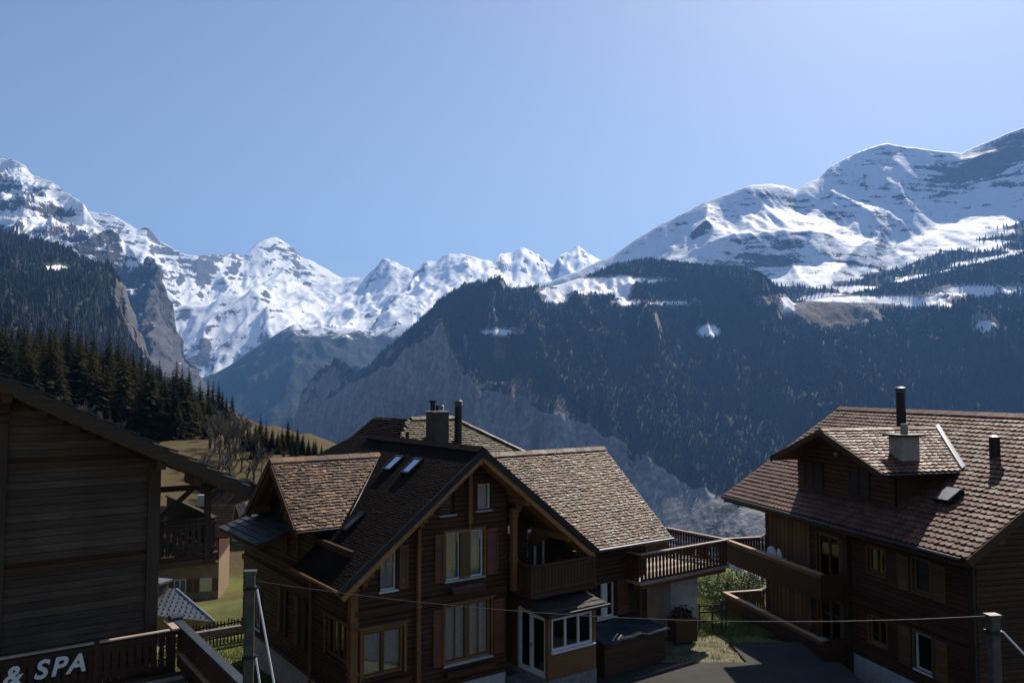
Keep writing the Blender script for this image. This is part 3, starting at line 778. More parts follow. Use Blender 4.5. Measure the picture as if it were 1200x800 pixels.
def window(par, F, a0, a1, z0, z1, cases=2, fmat=None, fw=0.07, mull=0.10, curtain=True, sill=True, n0=0.02, panes_across=1, casing=None, cw=0.09, cross=0, name='window', sillmat=None, curtain_to=1.0, head=0.0):
    """window set in an opening: frame (the window), its panes, curtains and sill below it"""
    m = MB()
    F.box(m, a0, a0 + fw, -0.06, n0, z0, z1); F.box(m, a1 - fw, a1, -0.06, n0, z0, z1)
    F.box(m, a0 + fw, a1 - fw, -0.06, n0, z0, z0 + fw); F.box(m, a0 + fw, a1 - fw, -0.06, n0, z1 - fw, z1)
    inner0, inner1 = a0 + fw, a1 - fw
    wdt = (inner1 - inner0 - mull * (cases - 1)) / cases
    spans = []
    for i in range(cases):
        s = inner0 + i * (wdt + mull); spans.append((s, s + wdt))
        if i: F.box(m, s - mull, s, -0.06, n0 + 0.004, z0 + fw, z1 - fw)
    for s, e in spans:
        for j in range(1, panes_across):
            x = s + (e - s) * j / panes_across; F.box(m, x - 0.02, x + 0.02, -0.05, n0 - 0.01, z0 + fw, z1 - fw)
        if cross:
            zc = z0 + fw + (z1 - z0 - 2 * fw) * cross; F.box(m, s, e, -0.048, n0 - 0.012, zc - 0.018, zc + 0.018)
    wd = m.build(name, fmat or M_WHITE, par, bevel=0.006)
    for s, e in spans:
        g = MB(); F.box(g, s - 0.003, e + 0.003, -0.035, -0.028, z0 + fw - 0.003, z1 - fw + 0.003); g.build('pane', M_GLASS, wd)
        if curtain:
            c = MB(); nn = 14; zt = z1 - fw; zb = z1 - fw - (z1 - z0 - 2 * fw) * curtain_to
            xs = [s - 0.02 + (e - s + 0.04) * q / nn for q in range(nn + 1)]
            for q in range(nn):
                d0 = -0.12 - 0.03 * (q % 2); d1 = -0.12 - 0.03 * ((q + 1) % 2)
                c.face([F.p(xs[q], d0, zb), F.p(xs[q+1], d1, zb), F.p(xs[q+1], d1, zt), F.p(xs[q], d0, zt)])
            c.build('curtain', M_CURTAIN, wd)
    if sill:
        sl = MB(); F.box(sl, a0 - 0.06, a1 + 0.06, -0.02, 0.16, z0 - 0.06, z0 - 0.002); sl.build('sill', sillmat or fmat or M_WHITE, wd, bevel=0.008)
    if casing:
        cs = MB()
        F.box(cs, a0 - cw, a0 - 0.002, -0.02, 0.13, z0 - 0.05, z1 + cw); F.box(cs, a1 + 0.002, a1 + cw, -0.02, 0.13, z0 - 0.05, z1 + cw)
        F.box(cs, a0 - 0.002, a1 + 0.002, -0.02, 0.126, z1 + 0.002, z1 + cw)
        if head: F.box(cs, a0 - cw - 0.08, a1 + cw + 0.08, -0.02, 0.20, z1 + cw + 0.002, z1 + cw + head)
        cs.build('casing', casing, wd, bevel=0.008)
    return wd

def shutter(par, F, a0, a1, z0, z1, mat, n0=0.10):
    m = MB(); n = max(2, int((z1 - z0 - 0.16) / 0.07))
    F.box(m, a0, a0 + 0.06, n0, n0 + 0.05, z0, z1); F.box(m, a1 - 0.06, a1, n0, n0 + 0.05, z0, z1)
    F.box(m, a0 + 0.06, a1 - 0.06, n0, n0 + 0.048, z0, z0 + 0.08); F.box(m, a0 + 0.06, a1 - 0.06, n0, n0 + 0.048, z1 - 0.08, z1)
    for i in range(n):
        z = z0 + 0.08 + (z1 - z0 - 0.16) * i / n; h = (z1 - z0 - 0.16) / n
        m.hexa([F.p(a0 + .06, n0 + 0.04, z), F.p(a1 - .06, n0 + 0.04, z), F.p(a1 - .06, n0 + 0.03, z), F.p(a0 + .06, n0 + 0.03, z)],
               [F.p(a0 + .06, n0 + 0.016, z + h * 1.02), F.p(a1 - .06, n0 + 0.016, z + h * 1.02), F.p(a1 - .06, n0 + 0.006, z + h * 1.02), F.p(a0 + .06, n0 + 0.006, z + h * 1.02)])
    return m.build('shutter', mat, par)

def inside(poly, x, y):
    r = False; j = len(poly) - 1
    for i in range(len(poly)):
        (xi, yi), (xj, yj) = poly[i], poly[j]
        if (yi > y) != (yj > y) and x < (xj - xi) * (y - yi) / (yj - yi) + xi: r = not r
        j = i
    return r

def tiles(O, e, s, poly, row, wid, thick=0.018, jw=0.35, jit=0.012, seed=3, notch=0.0, overlap=1.5, uneven=0.02, lift=0.006):
    """overlapping shingles on a roof plane; poly in (along eave, up slope) metres from O"""
    rg = random.Random(seed); m = MB()
    O, e, s = Vector(O), Vector(e).normalized(), Vector(s).normalized()
    nrm = e.cross(s).normalized()
    if nrm.z < 0: nrm = -nrm
    xs = [p[0] for p in poly]; ys = [p[1] for p in poly]
    x0, x1, y0, y1 = min(xs), max(xs), min(ys), max(ys)
    r = 0; y = y0
    while y < y1 - 0.01:
        x = x0 - (wid * 0.5 if r % 2 else 0)
        while x < x1:
            wv = wid * (1 + rg.uniform(-jw, jw))
            a, b = max(x, x0), min(x + wv, x1); x += wv
            if b - a < 0.03: continue
            if not inside(poly, (a + b) / 2, y + row * 0.45): continue
            dy = rg.uniform(-uneven, uneven) if y > y0 + 0.01 else 0
            yl, yh = y + dy, min(y + row * overlap, y1)
            t0 = thick * 2 + lift + rg.uniform(0, jit); t1 = 0.004 + rg.uniform(0, 0.004); tw = rg.uniform(-jit, jit) * 0.5
            gp = 0.004
            a += gp; b -= gp
            def P(xx, yy, h): return O + e * xx + s * yy + nrm * h
            i = len(m.v)
            if notch:
                cx = min(notch, (b - a) * 0.3)
                top = [P(a, yh, t1), P(a, yl + cx, t0 * 0.94 + tw), P(a + cx, yl, t0 + tw), P(b - cx, yl, t0 - tw), P(b, yl + cx, t0 * 0.94 - tw), P(b, yh, t1)]
                bot = [P(a, yl + cx, t0 * 0.94 + tw - thick), P(a + cx, yl, t0 + tw - thick), P(b - cx, yl, t0 - tw - thick), P(b, yl + cx, t0 * 0.94 - tw - thick)]
                m.v += top + bot
                m.f += [(i, i+1, i+2, i+3, i+4, i+5), (i+1, i+6, i+7, i+2), (i+2, i+7, i+8, i+3), (i+3, i+8, i+9, i+4)]
            else:
                top = [P(a, yh, t1), P(a, yl, t0 + tw), P(b, yl, t0 - tw), P(b, yh, t1)]
                bot = [P(a, yl, t0 + tw - thick), P(b, yl, t0 - tw - thick), P(a, yh, t1 - 0.004), P(b, yh, t1 - 0.004)]
                m.v += top + bot
                m.f += [(i, i+1, i+2, i+3), (i+1, i+4, i+5, i+2), (i, i+6, i+4, i+1), (i+3, i+2, i+5, i+7)]
        y += row; r += 1
    return m

def tiles_build(m, name, mat, par):
    me = bpy.data.meshes.new(name); me.from_pydata(m.v, [], m.f); me.materials.append(mat)
    o = bpy.data.objects.new(name, me); COL.objects.link(o); o.parent = par
    o['kind'] = 'stuff'
    return o

def roof_plane(par, pts, th, mat, tmat, row, wid, seed, eave=(0, 1), name='roof', tname='shingles', **kw):
    """pts: corners of the top surface, pts[eave[0]] -> pts[eave[1]] is the eave line (left to right seen from outside)"""
    pts = [Vector(p) for p in pts]
    O = pts[eave[0]]; e = (pts[eave[1]] - O).normalized()
    nrm = Vector((0, 0, 0))
    for i in range(len(pts)):
        nrm += (pts[i] - O).cross(pts[(i + 1) % len(pts)] - O)
    nrm.normalize()
    if nrm.z < 0: nrm = -nrm
    s = nrm.cross(e).normalized()
    if s.z < 0: s = -s
    m = MB().prism([p - nrm * 0.012 for p in pts], -nrm * th)
    ro = m.build(name, mat, par)
    poly = [((p - O).dot(e), (p - O).dot(s)) for p in pts]
    tm = tiles(O - nrm * 0.012, e, s, poly, row, wid, seed=seed, **kw)
    tiles_build(tm, tname, tmat, ro)
    return ro, nrm

def ridge_cap(par, p0, p1, slope, wdt, mat, h=0.05, piece=0.4, name='ridge_cap'):
    """overlapping cap boards along a ridge from p0 to p1, one board on each side"""
    p0, p1 = Vector(p0), Vector(p1); d = (p1 - p0); L = d.length; d.normalize()
    sd = d.cross(Vector((0, 0, 1))).normalized()
    m = MB(); n = max(1, int(L / piece))
    for i in range(n):
        a, b = p0 + d * (L * i / n), p0 + d * (L * (i + 1) / n + 0.03)
        up = Vector((0, 0, h + 0.008 * (i % 2)))
        for sg in (-1, 1):
            dn = sd * sg * wdt + Vector((0, 0, -wdt * slope))
            m.hexa([a, b, b + dn, a + dn] if sg > 0 else [a + dn, b + dn, b, a], [q + up for q in ([a, b, b + dn, a + dn] if sg > 0 else [a + dn, b + dn, b, a])])
    return m.build(name, mat, par)

def tube_obj(par, name, pts, r, mat, n=10, **kw):
    return MB().tube(pts, r, n).build(name, mat, par, smooth=False, **kw)

def stove_pipe(par, x, y, z0, z1, r, mat, cap=True, name='stove_pipe'):
    m = MB()
    m.tube([(x, y, z0), (x, y, z1)], r, 14)
    if cap:
        for k in range(3):
            zz = z1 + 0.02 + k * 0.055
            m.tube([(x, y, zz), (x, y, zz + 0.02), (x, y, zz + 0.04)], [r * 1.15, r * 1.22, r * 1.1], 14)
        m.tube([(x, y, z1 + 0.19), (x, y, z1 + 0.24)], [r * 1.25, r * 0.7], 14)
    m.tube([(x, y, z0 + 0.18), (x, y, z0 + 0.26)], [r * 1.5, r * 1.02], 14)
    return m.build(name, mat, par)

def roof_window(par, corners, nrm, mat_frame, name='skylight'):
    """corners: four points on the roof (lower left, lower right, upper right, upper left)"""
    c = [Vector(p) for p in corners]; cen = sum(c, Vector()) / 4
    m = MB()
    inn = [cen + (p - cen) * 0.82 for p in c]
    for i in range(4):
        j = (i + 1) % 4
        quad = [c[i], c[j], inn[j], inn[i]]
        m.prism([p - nrm * 0.05 for p in quad], nrm * 0.16)
    o = m.build(name, mat_frame, par)
    MB().prism([p + nrm * 0.07 for p in inn], nrm * 0.015).build('pane', M_SKYGLASS, o)
    return o

def carved_bracket(F, a, z, wdt, depth, h):
    """scrolled console under an overhanging purlin"""
    prof = [(0, 0), (depth, 0), (depth, -0.10 * h), (depth * 0.82, -0.22 * h), (depth * 0.86, -0.34 * h), (depth * 0.55, -0.42 * h), (depth * 0.50, -0.60 * h), (depth * 0.28, -0.68 * h), (depth * 0.24, -0.86 * h), (0.06, -h), (0, -h)]
    m = MB()
    p0 = [F.p(a - wdt / 2, n, z + q) for n, q in prof]
    v = Vector(F.p(a + wdt / 2, 0, 0)) - Vector(F.p(a - wdt / 2, 0, 0))
    return m.prism(p0, v)

def railing_boards(par, p0, p1, z0, z1, mat, n, capmat=None, wdt=0.12, th=0.03, cap_w=0.16, holes=False, board='baluster', rail='rail', capname='rail_cap', cap_h=0.05):
    """balcony front of upright boards between p0 and p1 (plan points), each board its own piece"""
    p0, p1 = Vector((*p0, 0)), Vector((*p1, 0)); d = p1 - p0; L = d.length; d.normalize()
    me = None
    sd = d.cross(Vector((0, 0, 1)))
    ang = math.atan2(d.y, d.x)
    bh = z1 - z0
    prof = [(-wdt/2, 0), (wdt/2, 0), (wdt/2, bh * 0.30), (wdt * 0.30, bh * 0.38), (wdt/2, bh * 0.46), (wdt * 0.30, bh * 0.62), (wdt/2, bh * 0.72), (wdt/2, bh), (-wdt/2, bh), (-wdt/2, bh * 0.72), (-wdt * 0.30, bh * 0.62), (-wdt/2, bh * 0.46), (-wdt * 0.30, bh * 0.38), (-wdt/2, bh * 0.30)] if holes else [(-wdt/2, 0), (wdt/2, 0), (wdt/2, bh), (-wdt/2, bh)]
    me = MB().prism([(x, -th / 2, z) for x, z in prof], (0, th, 0)).mesh(board, mat)
    for i in range(n):
        q = p0 + d * (L * (i + 0.5) / n)
        o = bpy.data.objects.new(board, me); COL.objects.link(o); o.parent = par
        o.location = (q.x, q.y, z0); o.rotation_euler = (0, 0, ang)
    a, b = p0 + Vector((0, 0, z1 - 0.10)), p1 + Vector((0, 0, z1 - 0.10))
    off = sd * (th / 2 + 0.026)
    MB().beam(a + off, b + off, 0.05, 0.08).build(rail, mat, par)
    MB().beam(a + off - Vector((0, 0, bh - 0.22)), b + off - Vector((0, 0, bh - 0.22)), 0.05, 0.08).build(rail, mat, par)
    c = MB().beam(p0 + Vector((0, 0, z1 + cap_h / 2 + 0.002)), p1 + Vector((0, 0, z1 + cap_h / 2 + 0.002)), cap_w, cap_h)
    return c.build(capname, capmat or mat, par, bevel=0.008)

# ================================================================== CENTRAL CHALET
def central_chalet():
    H = empty('wooden_chalet', (-4.8, 24.67, 0), math.radians(35.9), 'big dark brown wooden chalet in the middle with shingled gables and three roof windows', 'house')
    G0 = -10.8
    TP = 0.766                                            # slope of the main gable
    apex, eL, eR, ze = -2.05, -0.89, 8.95, -5.85
    FR = Face('u', 0.0, -1); SD = Face('v', 0.0, -1); RC = Face('u', 1.2, -1); WG = Face('u', 0.9, -1)
    roofz = lambda u: apex - abs(u - 4.05) * TP - 0.28
    gclip = lambda z: (4.05 - (apex - 0.28 - z) / TP, 4.05 + (apex - 0.28 - z) / TP)
    # ---- walls
    ops = [(3.20, 4.68, -6.34, -4.80), (3.17, 4.98, -9.02, -7.15), (4.42, 4.97, -4.17, -3.30), (2.98, 3.52, -4.20, -3.36), (0.84, 1.40, -6.32, -4.98), (0.28, 1.68, -8.88, -7.48)]
    board_wall(FR, 0.0, 5.6, -9.7, apex - 0.28, 0.165, ops, gclip, seed=2).build('front_wall', M_LOG, H)
    ops2 = [(7.44, 8.28, -7.05, -5.28)]
    board_wall(RC, 5.6, 9.2, -9.7, apex - 0.28, 0.165, ops2, gclip, seed=3).build('recessed_wall', M_LOG, H)
    board_wall(Face('v', 5.6, 1), 0.0, 1.2, -9.7, -3.3, 0.165, seed=4).build('return_wall', M_LOGY, H)
    sops = [(0.16, 1.86, -8.50, -7.30), (8.0, 8.8, -9.3, -7.85)]
    board_wall(SD, 0.0, 10.2, -9.45, -5.0, 0.165, sops, seed=5).build('side_wall', M_LOGY, H)
    xclip = lambda z: (5.0 - (-2.72 - z) / 0.8, 5.0 + (-2.72 - z) / 0.8)
    board_wall(Face('v', -0.06, -1), 2.75, 7.25, -5.9, -2.75, 0.165, (), xclip, seed=6).build('side_gable_wall', M_LOGY, H)
    wops = [(10.55, 11.5, -9.0, -7.65)]
    board_wall(WG, 9.2, 13.3, -9.7, -5.85, 0.165, wops, seed=7).build('wing_wall', M_LOG, H)
    # hidden sides close the rooms
    MB().box(13.2, 13.3, 0.9, 7.4, -10.8, -5.9).prism([(13.2, 0.9, -5.9), (13.2, 7.4, -5.9), (13.2, 4.1, -3.1)], (0.1, 0, 0)).build('wing_end_wall', M_LOGY, H)
    MB().box(0.1, 13.2, 10.1, 10.2, -10.8, -5.0).build('back_wall', M_LOG, H)
    MB().box(0.08, 13.2, 1.3, 10.0, -6.95, -6.85).build('upper_floor', M_INNER, H)
    # ---- plinths
    MB().box(-0.03, 5.63, -0.02, 0.3, G0, -9.7).box(5.6, 13.3, 0.9, 1.1, G0, -9.702).build('stone_plinth', M_STUCCO, H)
    MB().box(-0.03, 0.2, 0.32, 10.2, G0, -9.452).build('stucco_base', M_STUCCO, H)
    # ---- roofs
    TH = 0.16
    zl = lambda u: apex - (4.05 - u) * TP
    left = [(eL, 10.4, zl(eL)), (eL, 7.35, zl(eL)), (0.72, 7.35, zl(0.72)), (0.72, 2.72, zl(0.72)), (eL, 2.72, zl(eL)), (eL, -1.0, zl(eL)), (4.05, -1.0, apex), (4.05, 8.6, apex), (2.6, 10.4, zl(2.6))]
    _, nL = roof_plane(H, left, TH, M_LOGY, M_SHING_D, 0.105, 0.12, 21, (0, 1), name='main_roof_slope', thick=0.006, jit=0.005, lift=0.002, uneven=0.03)
    zr = lambda u: apex - (u - 4.05) * TP
    roof_plane(H, [(eR, -1.0, zr(eR)), (eR, 0.15, zr(eR)), (5.15, 3.9, zr(5.15)), (4.05, 5.0, apex), (4.05, -1.0, apex)], TH, M_HONEYY, M_SHING_D, 0.14, 0.15, 22, (0, 1), name='main_roof_slope')
    WZ = lambda v: -6.10 + v * 0.833
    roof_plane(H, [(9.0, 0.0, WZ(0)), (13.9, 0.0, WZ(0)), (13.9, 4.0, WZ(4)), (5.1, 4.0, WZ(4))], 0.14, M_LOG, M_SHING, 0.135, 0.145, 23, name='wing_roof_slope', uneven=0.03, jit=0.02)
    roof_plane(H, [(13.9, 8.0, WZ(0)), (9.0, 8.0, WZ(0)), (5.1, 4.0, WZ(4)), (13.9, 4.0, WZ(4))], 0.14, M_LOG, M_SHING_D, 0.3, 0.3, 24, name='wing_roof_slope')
    XZ = lambda v: -2.60 - abs(v - 5.0) * 0.816
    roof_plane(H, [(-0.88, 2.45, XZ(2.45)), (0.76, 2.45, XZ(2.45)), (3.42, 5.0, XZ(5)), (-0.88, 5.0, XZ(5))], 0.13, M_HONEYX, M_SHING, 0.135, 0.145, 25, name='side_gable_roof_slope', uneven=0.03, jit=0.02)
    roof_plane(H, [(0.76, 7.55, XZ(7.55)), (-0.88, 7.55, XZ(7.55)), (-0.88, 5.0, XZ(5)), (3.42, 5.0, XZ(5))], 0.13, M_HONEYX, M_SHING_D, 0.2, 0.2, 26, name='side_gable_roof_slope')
    # rear block with hipped top
    roof_plane(H, [(3.5, 5.2, -3.5), (11.9, 5.2, -3.5), (8.4, 8.0, -1.4), (6.3, 8.0, -1.4)], 0.14, M_LOG, M_SHING_M, 0.135, 0.15, 27, name='rear_roof_hip', uneven=0.03, jit=0.02)
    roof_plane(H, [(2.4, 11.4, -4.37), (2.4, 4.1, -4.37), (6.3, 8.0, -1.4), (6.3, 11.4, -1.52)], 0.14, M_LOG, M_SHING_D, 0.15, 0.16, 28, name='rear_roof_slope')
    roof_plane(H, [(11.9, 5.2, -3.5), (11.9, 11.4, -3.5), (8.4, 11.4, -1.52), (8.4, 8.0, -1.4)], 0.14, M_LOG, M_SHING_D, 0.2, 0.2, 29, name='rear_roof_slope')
    MB().prism([(6.3, 8.0, -1.42), (8.4, 8.0, -1.42), (8.4, 11.4, -1.56), (6.3, 11.4, -1.56)], (0, 0, -0.1)).build('rear_roof_top', M_SHING_D, H)
    # caps
    ridge_cap(H, (4.05, -1.0, apex + 0.03), (4.05, 7.2, apex + 0.03), TP, 0.20, M_SHING_D)
    ridge_cap(H, (13.9, 4.0, WZ(4) + 0.03), (5.3, 4.0, WZ(4) + 0.03), 0.83, 0.18, M_SHING)
    ridge_cap(H, (-0.9, 5.0, XZ(5) + 0.03), (3.3, 5.0, XZ(5) + 0.03), 0.81, 0.18, M_SHING)
    ridge_cap(H, (8.4, 8.0, -1.38), (11.7, 5.36, -3.36), 0.3, 0.16, M_SHING)
    ridge_cap(H, (6.3, 8.0, -1.38), (8.4, 8.0, -1.38), 0.6, 0.2, M_SHING_M)
    # ---- barge boards and honey coloured beams under the front gable
    for sg in (-1, 1):
        e = Vector((4.05 + sg * 4.94, -1.03, apex - 4.94 * TP)); t = Vector((4.05, -1.03, apex))
        MB().beam(e + Vector((0, 0, -0.10)), t + Vector((0, 0, -0.10)), 0.05, 0.20, (0, 0, 1)).build('barge_board', M_BARGE, H)
        MB().beam(e + Vector((-sg * .1, 0.10, -0.30)), t + Vector((0, 0.10, -0.30)), 0.12, 0.16, (0, 0, 1)).build('rafter', M_SOFFIT, H)
        for k in range(1, 5):
            MB().beam(e + Vector((-sg * .1, 0.1 + 0.20 * k, -0.255)), t + Vector((0, 0.1 + 0.20 * k, -0.255)), 0.185, 0.03, (0, 0, 1)).build('soffit_board', M_SOFFIT, H)
    for u in (4.05, 0.30, 7.8, 5.98, 2.15):
        z = roofz(u) - 0.12
        MB().box(u - 0.11, u + 0.11, -0.92, 0.05 if u < 5.7 else 1.25, z - 0.12, z + 0.10).build('purlin', M_HONEYY, H, bevel=0.015)
    for u in (0.30, 2.15, 7.8):
        z = roofz(u) - 0.24
        carved_bracket(FR if u < 5.6 else RC, u, z, 0.16, 0.75 if u < 5.6 else 0.8, 0.75 if u < 5.6 else 0.5).build('bracket', M_HONEY, H, bevel=0.01)
    # posts
    m = MB().box(3.98, 4.12, -0.28, -0.14, -4.55, -2.55)
    m.box(3.94, 4.16, -0.32, -0.10, -4.42, -4.36).box(3.95, 4.15, -0.31, -0.11, -2.75, -2.6).box(4.01, 4.09, -0.25, -0.17, -4.72, -4.55)
    m.build('hanging_post', M_HONEY, H, bevel=0.015)
    m = MB().box(2.07, 2.20, -0.26, -0.13, -10.7, -4.35)
    for z in (-5.2, -7.0, -8.4): m.box(2.04, 2.23, -0.29, -0.11, z, z + 0.08)
    m.build('front_post', M_HONEY, H, bevel=0.012)
    m = MB().box(5.72, 5.92, -0.34, -0.14, -7.0, -4.2)
    for z in (-6.0, -4.5): m.box(5.69, 5.95, -0.37, -0.11, z, z + 0.1)
    m.build('balcony_post', M_HONEY, H, bevel=0.012)
    carved_bracket(Face('v', 5.92, 1), -0.24, -3.78, 0.16, 0.75, 0.6).build('bracket', M_HONEY, H, bevel=0.01)
    MB().box(5.66, 5.98, -1.0, 1.2, -3.76, -3.54).build('purlin', M_HONEYY, H, bevel=0.01)
    m = MB().box(-0.14, 0.10, -0.14, 0.10, -8.95, -5.3)
    for z in (-5.6, -6.2, -7.2, -7.35, -8.7): m.box(-0.18, 0.14, -0.18, 0.14, z, z + 0.09)
    m.build('corner_post', M_HONEY, H, bevel=0.015)
    tube_obj(H, 'downpipe', [(-0.28, 2.92, -5.9), (-0.18, 2.92, -6.3), (-0.18, 2.92, -10.6)], 0.05, M_HONEY)
    # ---- front windows
    window(H, FR, 3.20, 4.68, -6.34, -4.80, 2, M_WHITE, 0.05, 0.42, casing=M_HONEY, cw=0.08, sillmat=M_STUCCO)
    MB().box(3.74, 4.14, -0.125, -0.03, -6.30, -4.84).build('mullion_board', M_OCHRE, H)
    window(H, FR, 3.17, 4.98, -9.02, -7.15, 2, M_HONEY, 0.08, 0.18, panes_across=2, casing=M_HONEY, cw=0.07, sillmat=M_STUCCO, head=0.05)
    window(H, FR, 4.42, 4.97, -4.17, -3.30, 1, M_WHITE, 0.06, casing=M_LOGV, cw=0.06, sillmat=M_STUCCO)
    wv = window(H, FR, 2.98, 3.52, -4.20, -3.36, 1, M_LOGV, 0.05, curtain=False, sillmat=M_STUCCO)
    lv = MB()
    for k in range(7): FR.box(lv, 3.02, 3.48, -0.02, 0.02, -4.12 + k * 0.105, -4.06 + k * 0.105)
    lv.build('louvre', M_LOG, wv)
    window(H, FR, 0.84, 1.40, -6.32, -4.98, 1, M_WHITE, 0.05, casing=M_LOGV, cw=0.05)
    window(H, FR, 0.28, 1.68, -8.88, -7.48, 2, M_HONEY, 0.09, 0.11, casing=M_HONEY, cw=0.10, sillmat=M_LOG, head=0.07)
    window(H, SD, 0.22, 1.86, -8.50, -7.30, 2, M_HONEY, 0.08, 0.09, panes_across=2, casing=M_HONEY, cw=0.08, sillmat=M_LOG, head=0.07)
    window(H, SD, 8.0, 8.8, -9.3, -7.85, 2, M_WHITE, 0.06, 0.06, casing=M_LOGV, cw=0.08)
    window(H, WG, 10.55, 11.5, -9.0, -7.65, 2, M_WHITE, 0.06, 0.3, casing=M_LOGV, cw=0.07)
    wd = window(H, RC, 7.44, 8.28, -7.05, -5.28, 2, M_WHITE, 0.06, 0.06, curtain=False, sill=False, name='balcony_door')
    # shutters
    for a in ((2.76, 3.10), (4.78, 5.24)): shutter(H, FR, a[0], a[1], -6.34, -4.80, M_REDWOOD)
    for a in ((2.72, 3.07), (5.08, 5.50)): shutter(H, FR, a[0], a[1], -9.0, -7.2, M_REDWOOD)
    shutter(H, FR, 1.48, 1.80, -6.32, -4.98, M_OCHRE)
    shutter(H, WG, 11.6, 12.2, -9.0, -7.65, M_REDWOOD)
    for a in ((3.45, 3.95), (4.15, 4.6), (5.25, 5.7), (5.85, 6.3)): shutter(H, SD, a[0], a[1], -8.85, -7.25, M_OCHRE if a[0] in (4.15, 5.85) else M_LOGV)
    for a in ((4.1, 4.55), (5.1, 5.5)): shutter(H, Face('v', -0.06, -1), a[0], a[1], -5.9, -4.25, M_OCHRE)
    MB().box(5.66, 5.95, -0.14, -0.095, -5.06, -4.80).build('wall_sign', M_WHITE, H, bevel=0.01)  # small white sign on the wall
    # beams crossing the side wall, flower shelf under the upper windows
    MB().box(-0.2, -0.09, 0.2, 10.2, -9.55, -9.40).build('sill_beam', M_LOGY, H)
    MB().box(-0.17, -0.09, 2.9, 10.2, -6.95, -6.75).build('floor_beam', M_LOGY, H)
    MB().box(0.0, 5.6, -0.17, -0.09, -6.95, -6.78).build('floor_beam', M_LOG, H)
    for u0, u1, z in ((3.3, 4.6, -6.75), (0.2, 1.8, -9.15), (3.1, 5.0, -9.35)):
        MB().box(u0, u1, -0.40, -0.17, z, z + 0.16).build('flower_box', M_LOG, H, bevel=0.01)
    m = MB()
    for k in range(24):
        a0 = 3.3 + k * 0.054; m.hexa([(a0, -0.36, -6.6), (a0 + .05, -0.36, -6.6), (a0 + .05, -0.22, -6.6), (a0, -0.22, -6.6)], [(a0 + .01, -0.33, -6.5 + .05 * math.sin(k * 2.1)), (a0 + .06, -0.33, -6.5), (a0 + .06, -0.25, -6.52), (a0, -0.25, -6.48)])
    m.build('dry_flowers', M_BRICKY, H)
    # ---- pent roof on the side
    PZ = lambda u: -4.72 + u * 0.30
    roof_plane(H, [(-1.75, 8.0, PZ(-1.75)), (-1.75, 3.7, PZ(-1.75)), (-0.15, 3.7, PZ(-0.15)), (-0.15, 8.0, PZ(-0.15))], 0.12, M_LOGY, M_SLATE, 0.28, 0.3, 31, (0, 1), name='pent_roof')
    for v in (4.0, 7.7):
        MB().beam((-1.5, v, PZ(-1.5) - 0.22), (-0.1, v, -6.2), 0.1, 0.12).build('strut', M_LOGY, H)
    # side gable rafters, honey coloured
    for sg in (-1, 1):
        e = Vector((-0.80, 5.0 + sg * 2.45, XZ(2.55) - 0.22)); t = Vector((-0.80, 5.0, XZ(5) - 0.22))
        MB().beam(e, t, 0.10, 0.16).build('rafter', M_HONEYY, H)
        MB().beam(e + Vector((0.4, 0, 0)), t + Vector((0.4, 0, 0)), 0.10, 0.14).build('rafter', M_HONEYY, H)
        MB().beam(e + Vector((-0.12, 0, 0.12)), t + Vector((-0.12, 0, 0.12)), 0.04, 0.22).build('barge_board', M_LOGY, H)
    for v in (2.95, 7.05):
        MB().box(-0.84, 0.0, v - 0.09, v + 0.09, XZ(v) - 0.40, XZ(v) - 0.20).build('purlin', M_HONEYX, H)
    MB().box(-0.84, 0.0, 4.9, 5.1, XZ(5) - 0.45, XZ(5) - 0.24).build('purlin', M_HONEYX, H)
    # ---- gutters
    tube_obj(H, 'gutter', [(9.1, -0.07, WZ(0) - 0.06), (13.92, -0.07, WZ(0) - 0.06)], 0.065, M_ZINC)
    tube_obj(H, 'downpipe', [(9.15, -0.06, WZ(0) - 0.08), (9.1, 0.1, -6.5), (8.6, 0.75, -7.3), (8.55, 0.8, -10.6)], 0.05, M_METAL)
    tube_obj(H, 'gutter', [(eL - 0.06, 2.72, zl(eL) - 0.08), (eL - 0.06, -1.0, zl(eL) - 0.08)], 0.06, M_HONEY)
    tube_obj(H, 'gutter', [(-0.88, 2.40, XZ(2.45) - 0.06), (0.76, 2.40, XZ(2.45) - 0.06)], 0.05, M_METAL)
    MB().prism([(0.78, 2.46, XZ(2.45) + .03), (0.95, 2.46, zl(0.95) + 0.03), (3.45, 4.9, XZ(4.9) + 0.03), (3.3, 4.9, XZ(4.9) + 0.05)], (0, 0, 0.012)).build('valley_flashing', M_METAL, H)
    # ---- skylights on the dark slope
    for c in (((2.74, 3.52), (2.75, 2.96), (3.36, 2.96), (3.36, 3.60)), ((2.74, 2.16), (2.75, 1.60), (3.36, 1.60), (3.36, 2.24)), ((0.52, 2.10), (0.52, 1.62), (1.20, 1.62), (1.20, 2.10))):
        roof_window(H, [(u, v, zl(u)) for u, v in c], nL, M_METAL)
    # ---- chimneys
    ch = MB().box(6.45, 7.18, 6.25, 6.95, -3.4, -1.12).build('chimney', M_BRICKY, H, bevel=0.02)
    MB().box(6.39, 7.24, 6.18, 7.02, -1.118, -1.06).build('chimney_cap', M_CONC, ch)
    tube_obj(ch, 'flue', [(6.58, 6.6, -1.05), (6.58, 6.6, -0.72)], 0.10, M_METAL)
    tube_obj(ch, 'flue', [(6.80, 6.6, -1.05), (6.80, 6.6, -0.82)], 0.06, M_METAL)
    for k in range(3): MB().tube([(7.0, 6.6, -1.0 + k * 0.07), (7.0, 6.6, -0.96 + k * 0.07)], [0.13, 0.09], 12).build('flue_ring', M_GALV, ch)
    MB().tube([(6.58, 6.6, -0.72), (6.58, 6.6, -0.67), (6.58, 6.6, -0.60)], [0.10, 0.15, 0.15], 12).build('flue', M_METAL, ch)
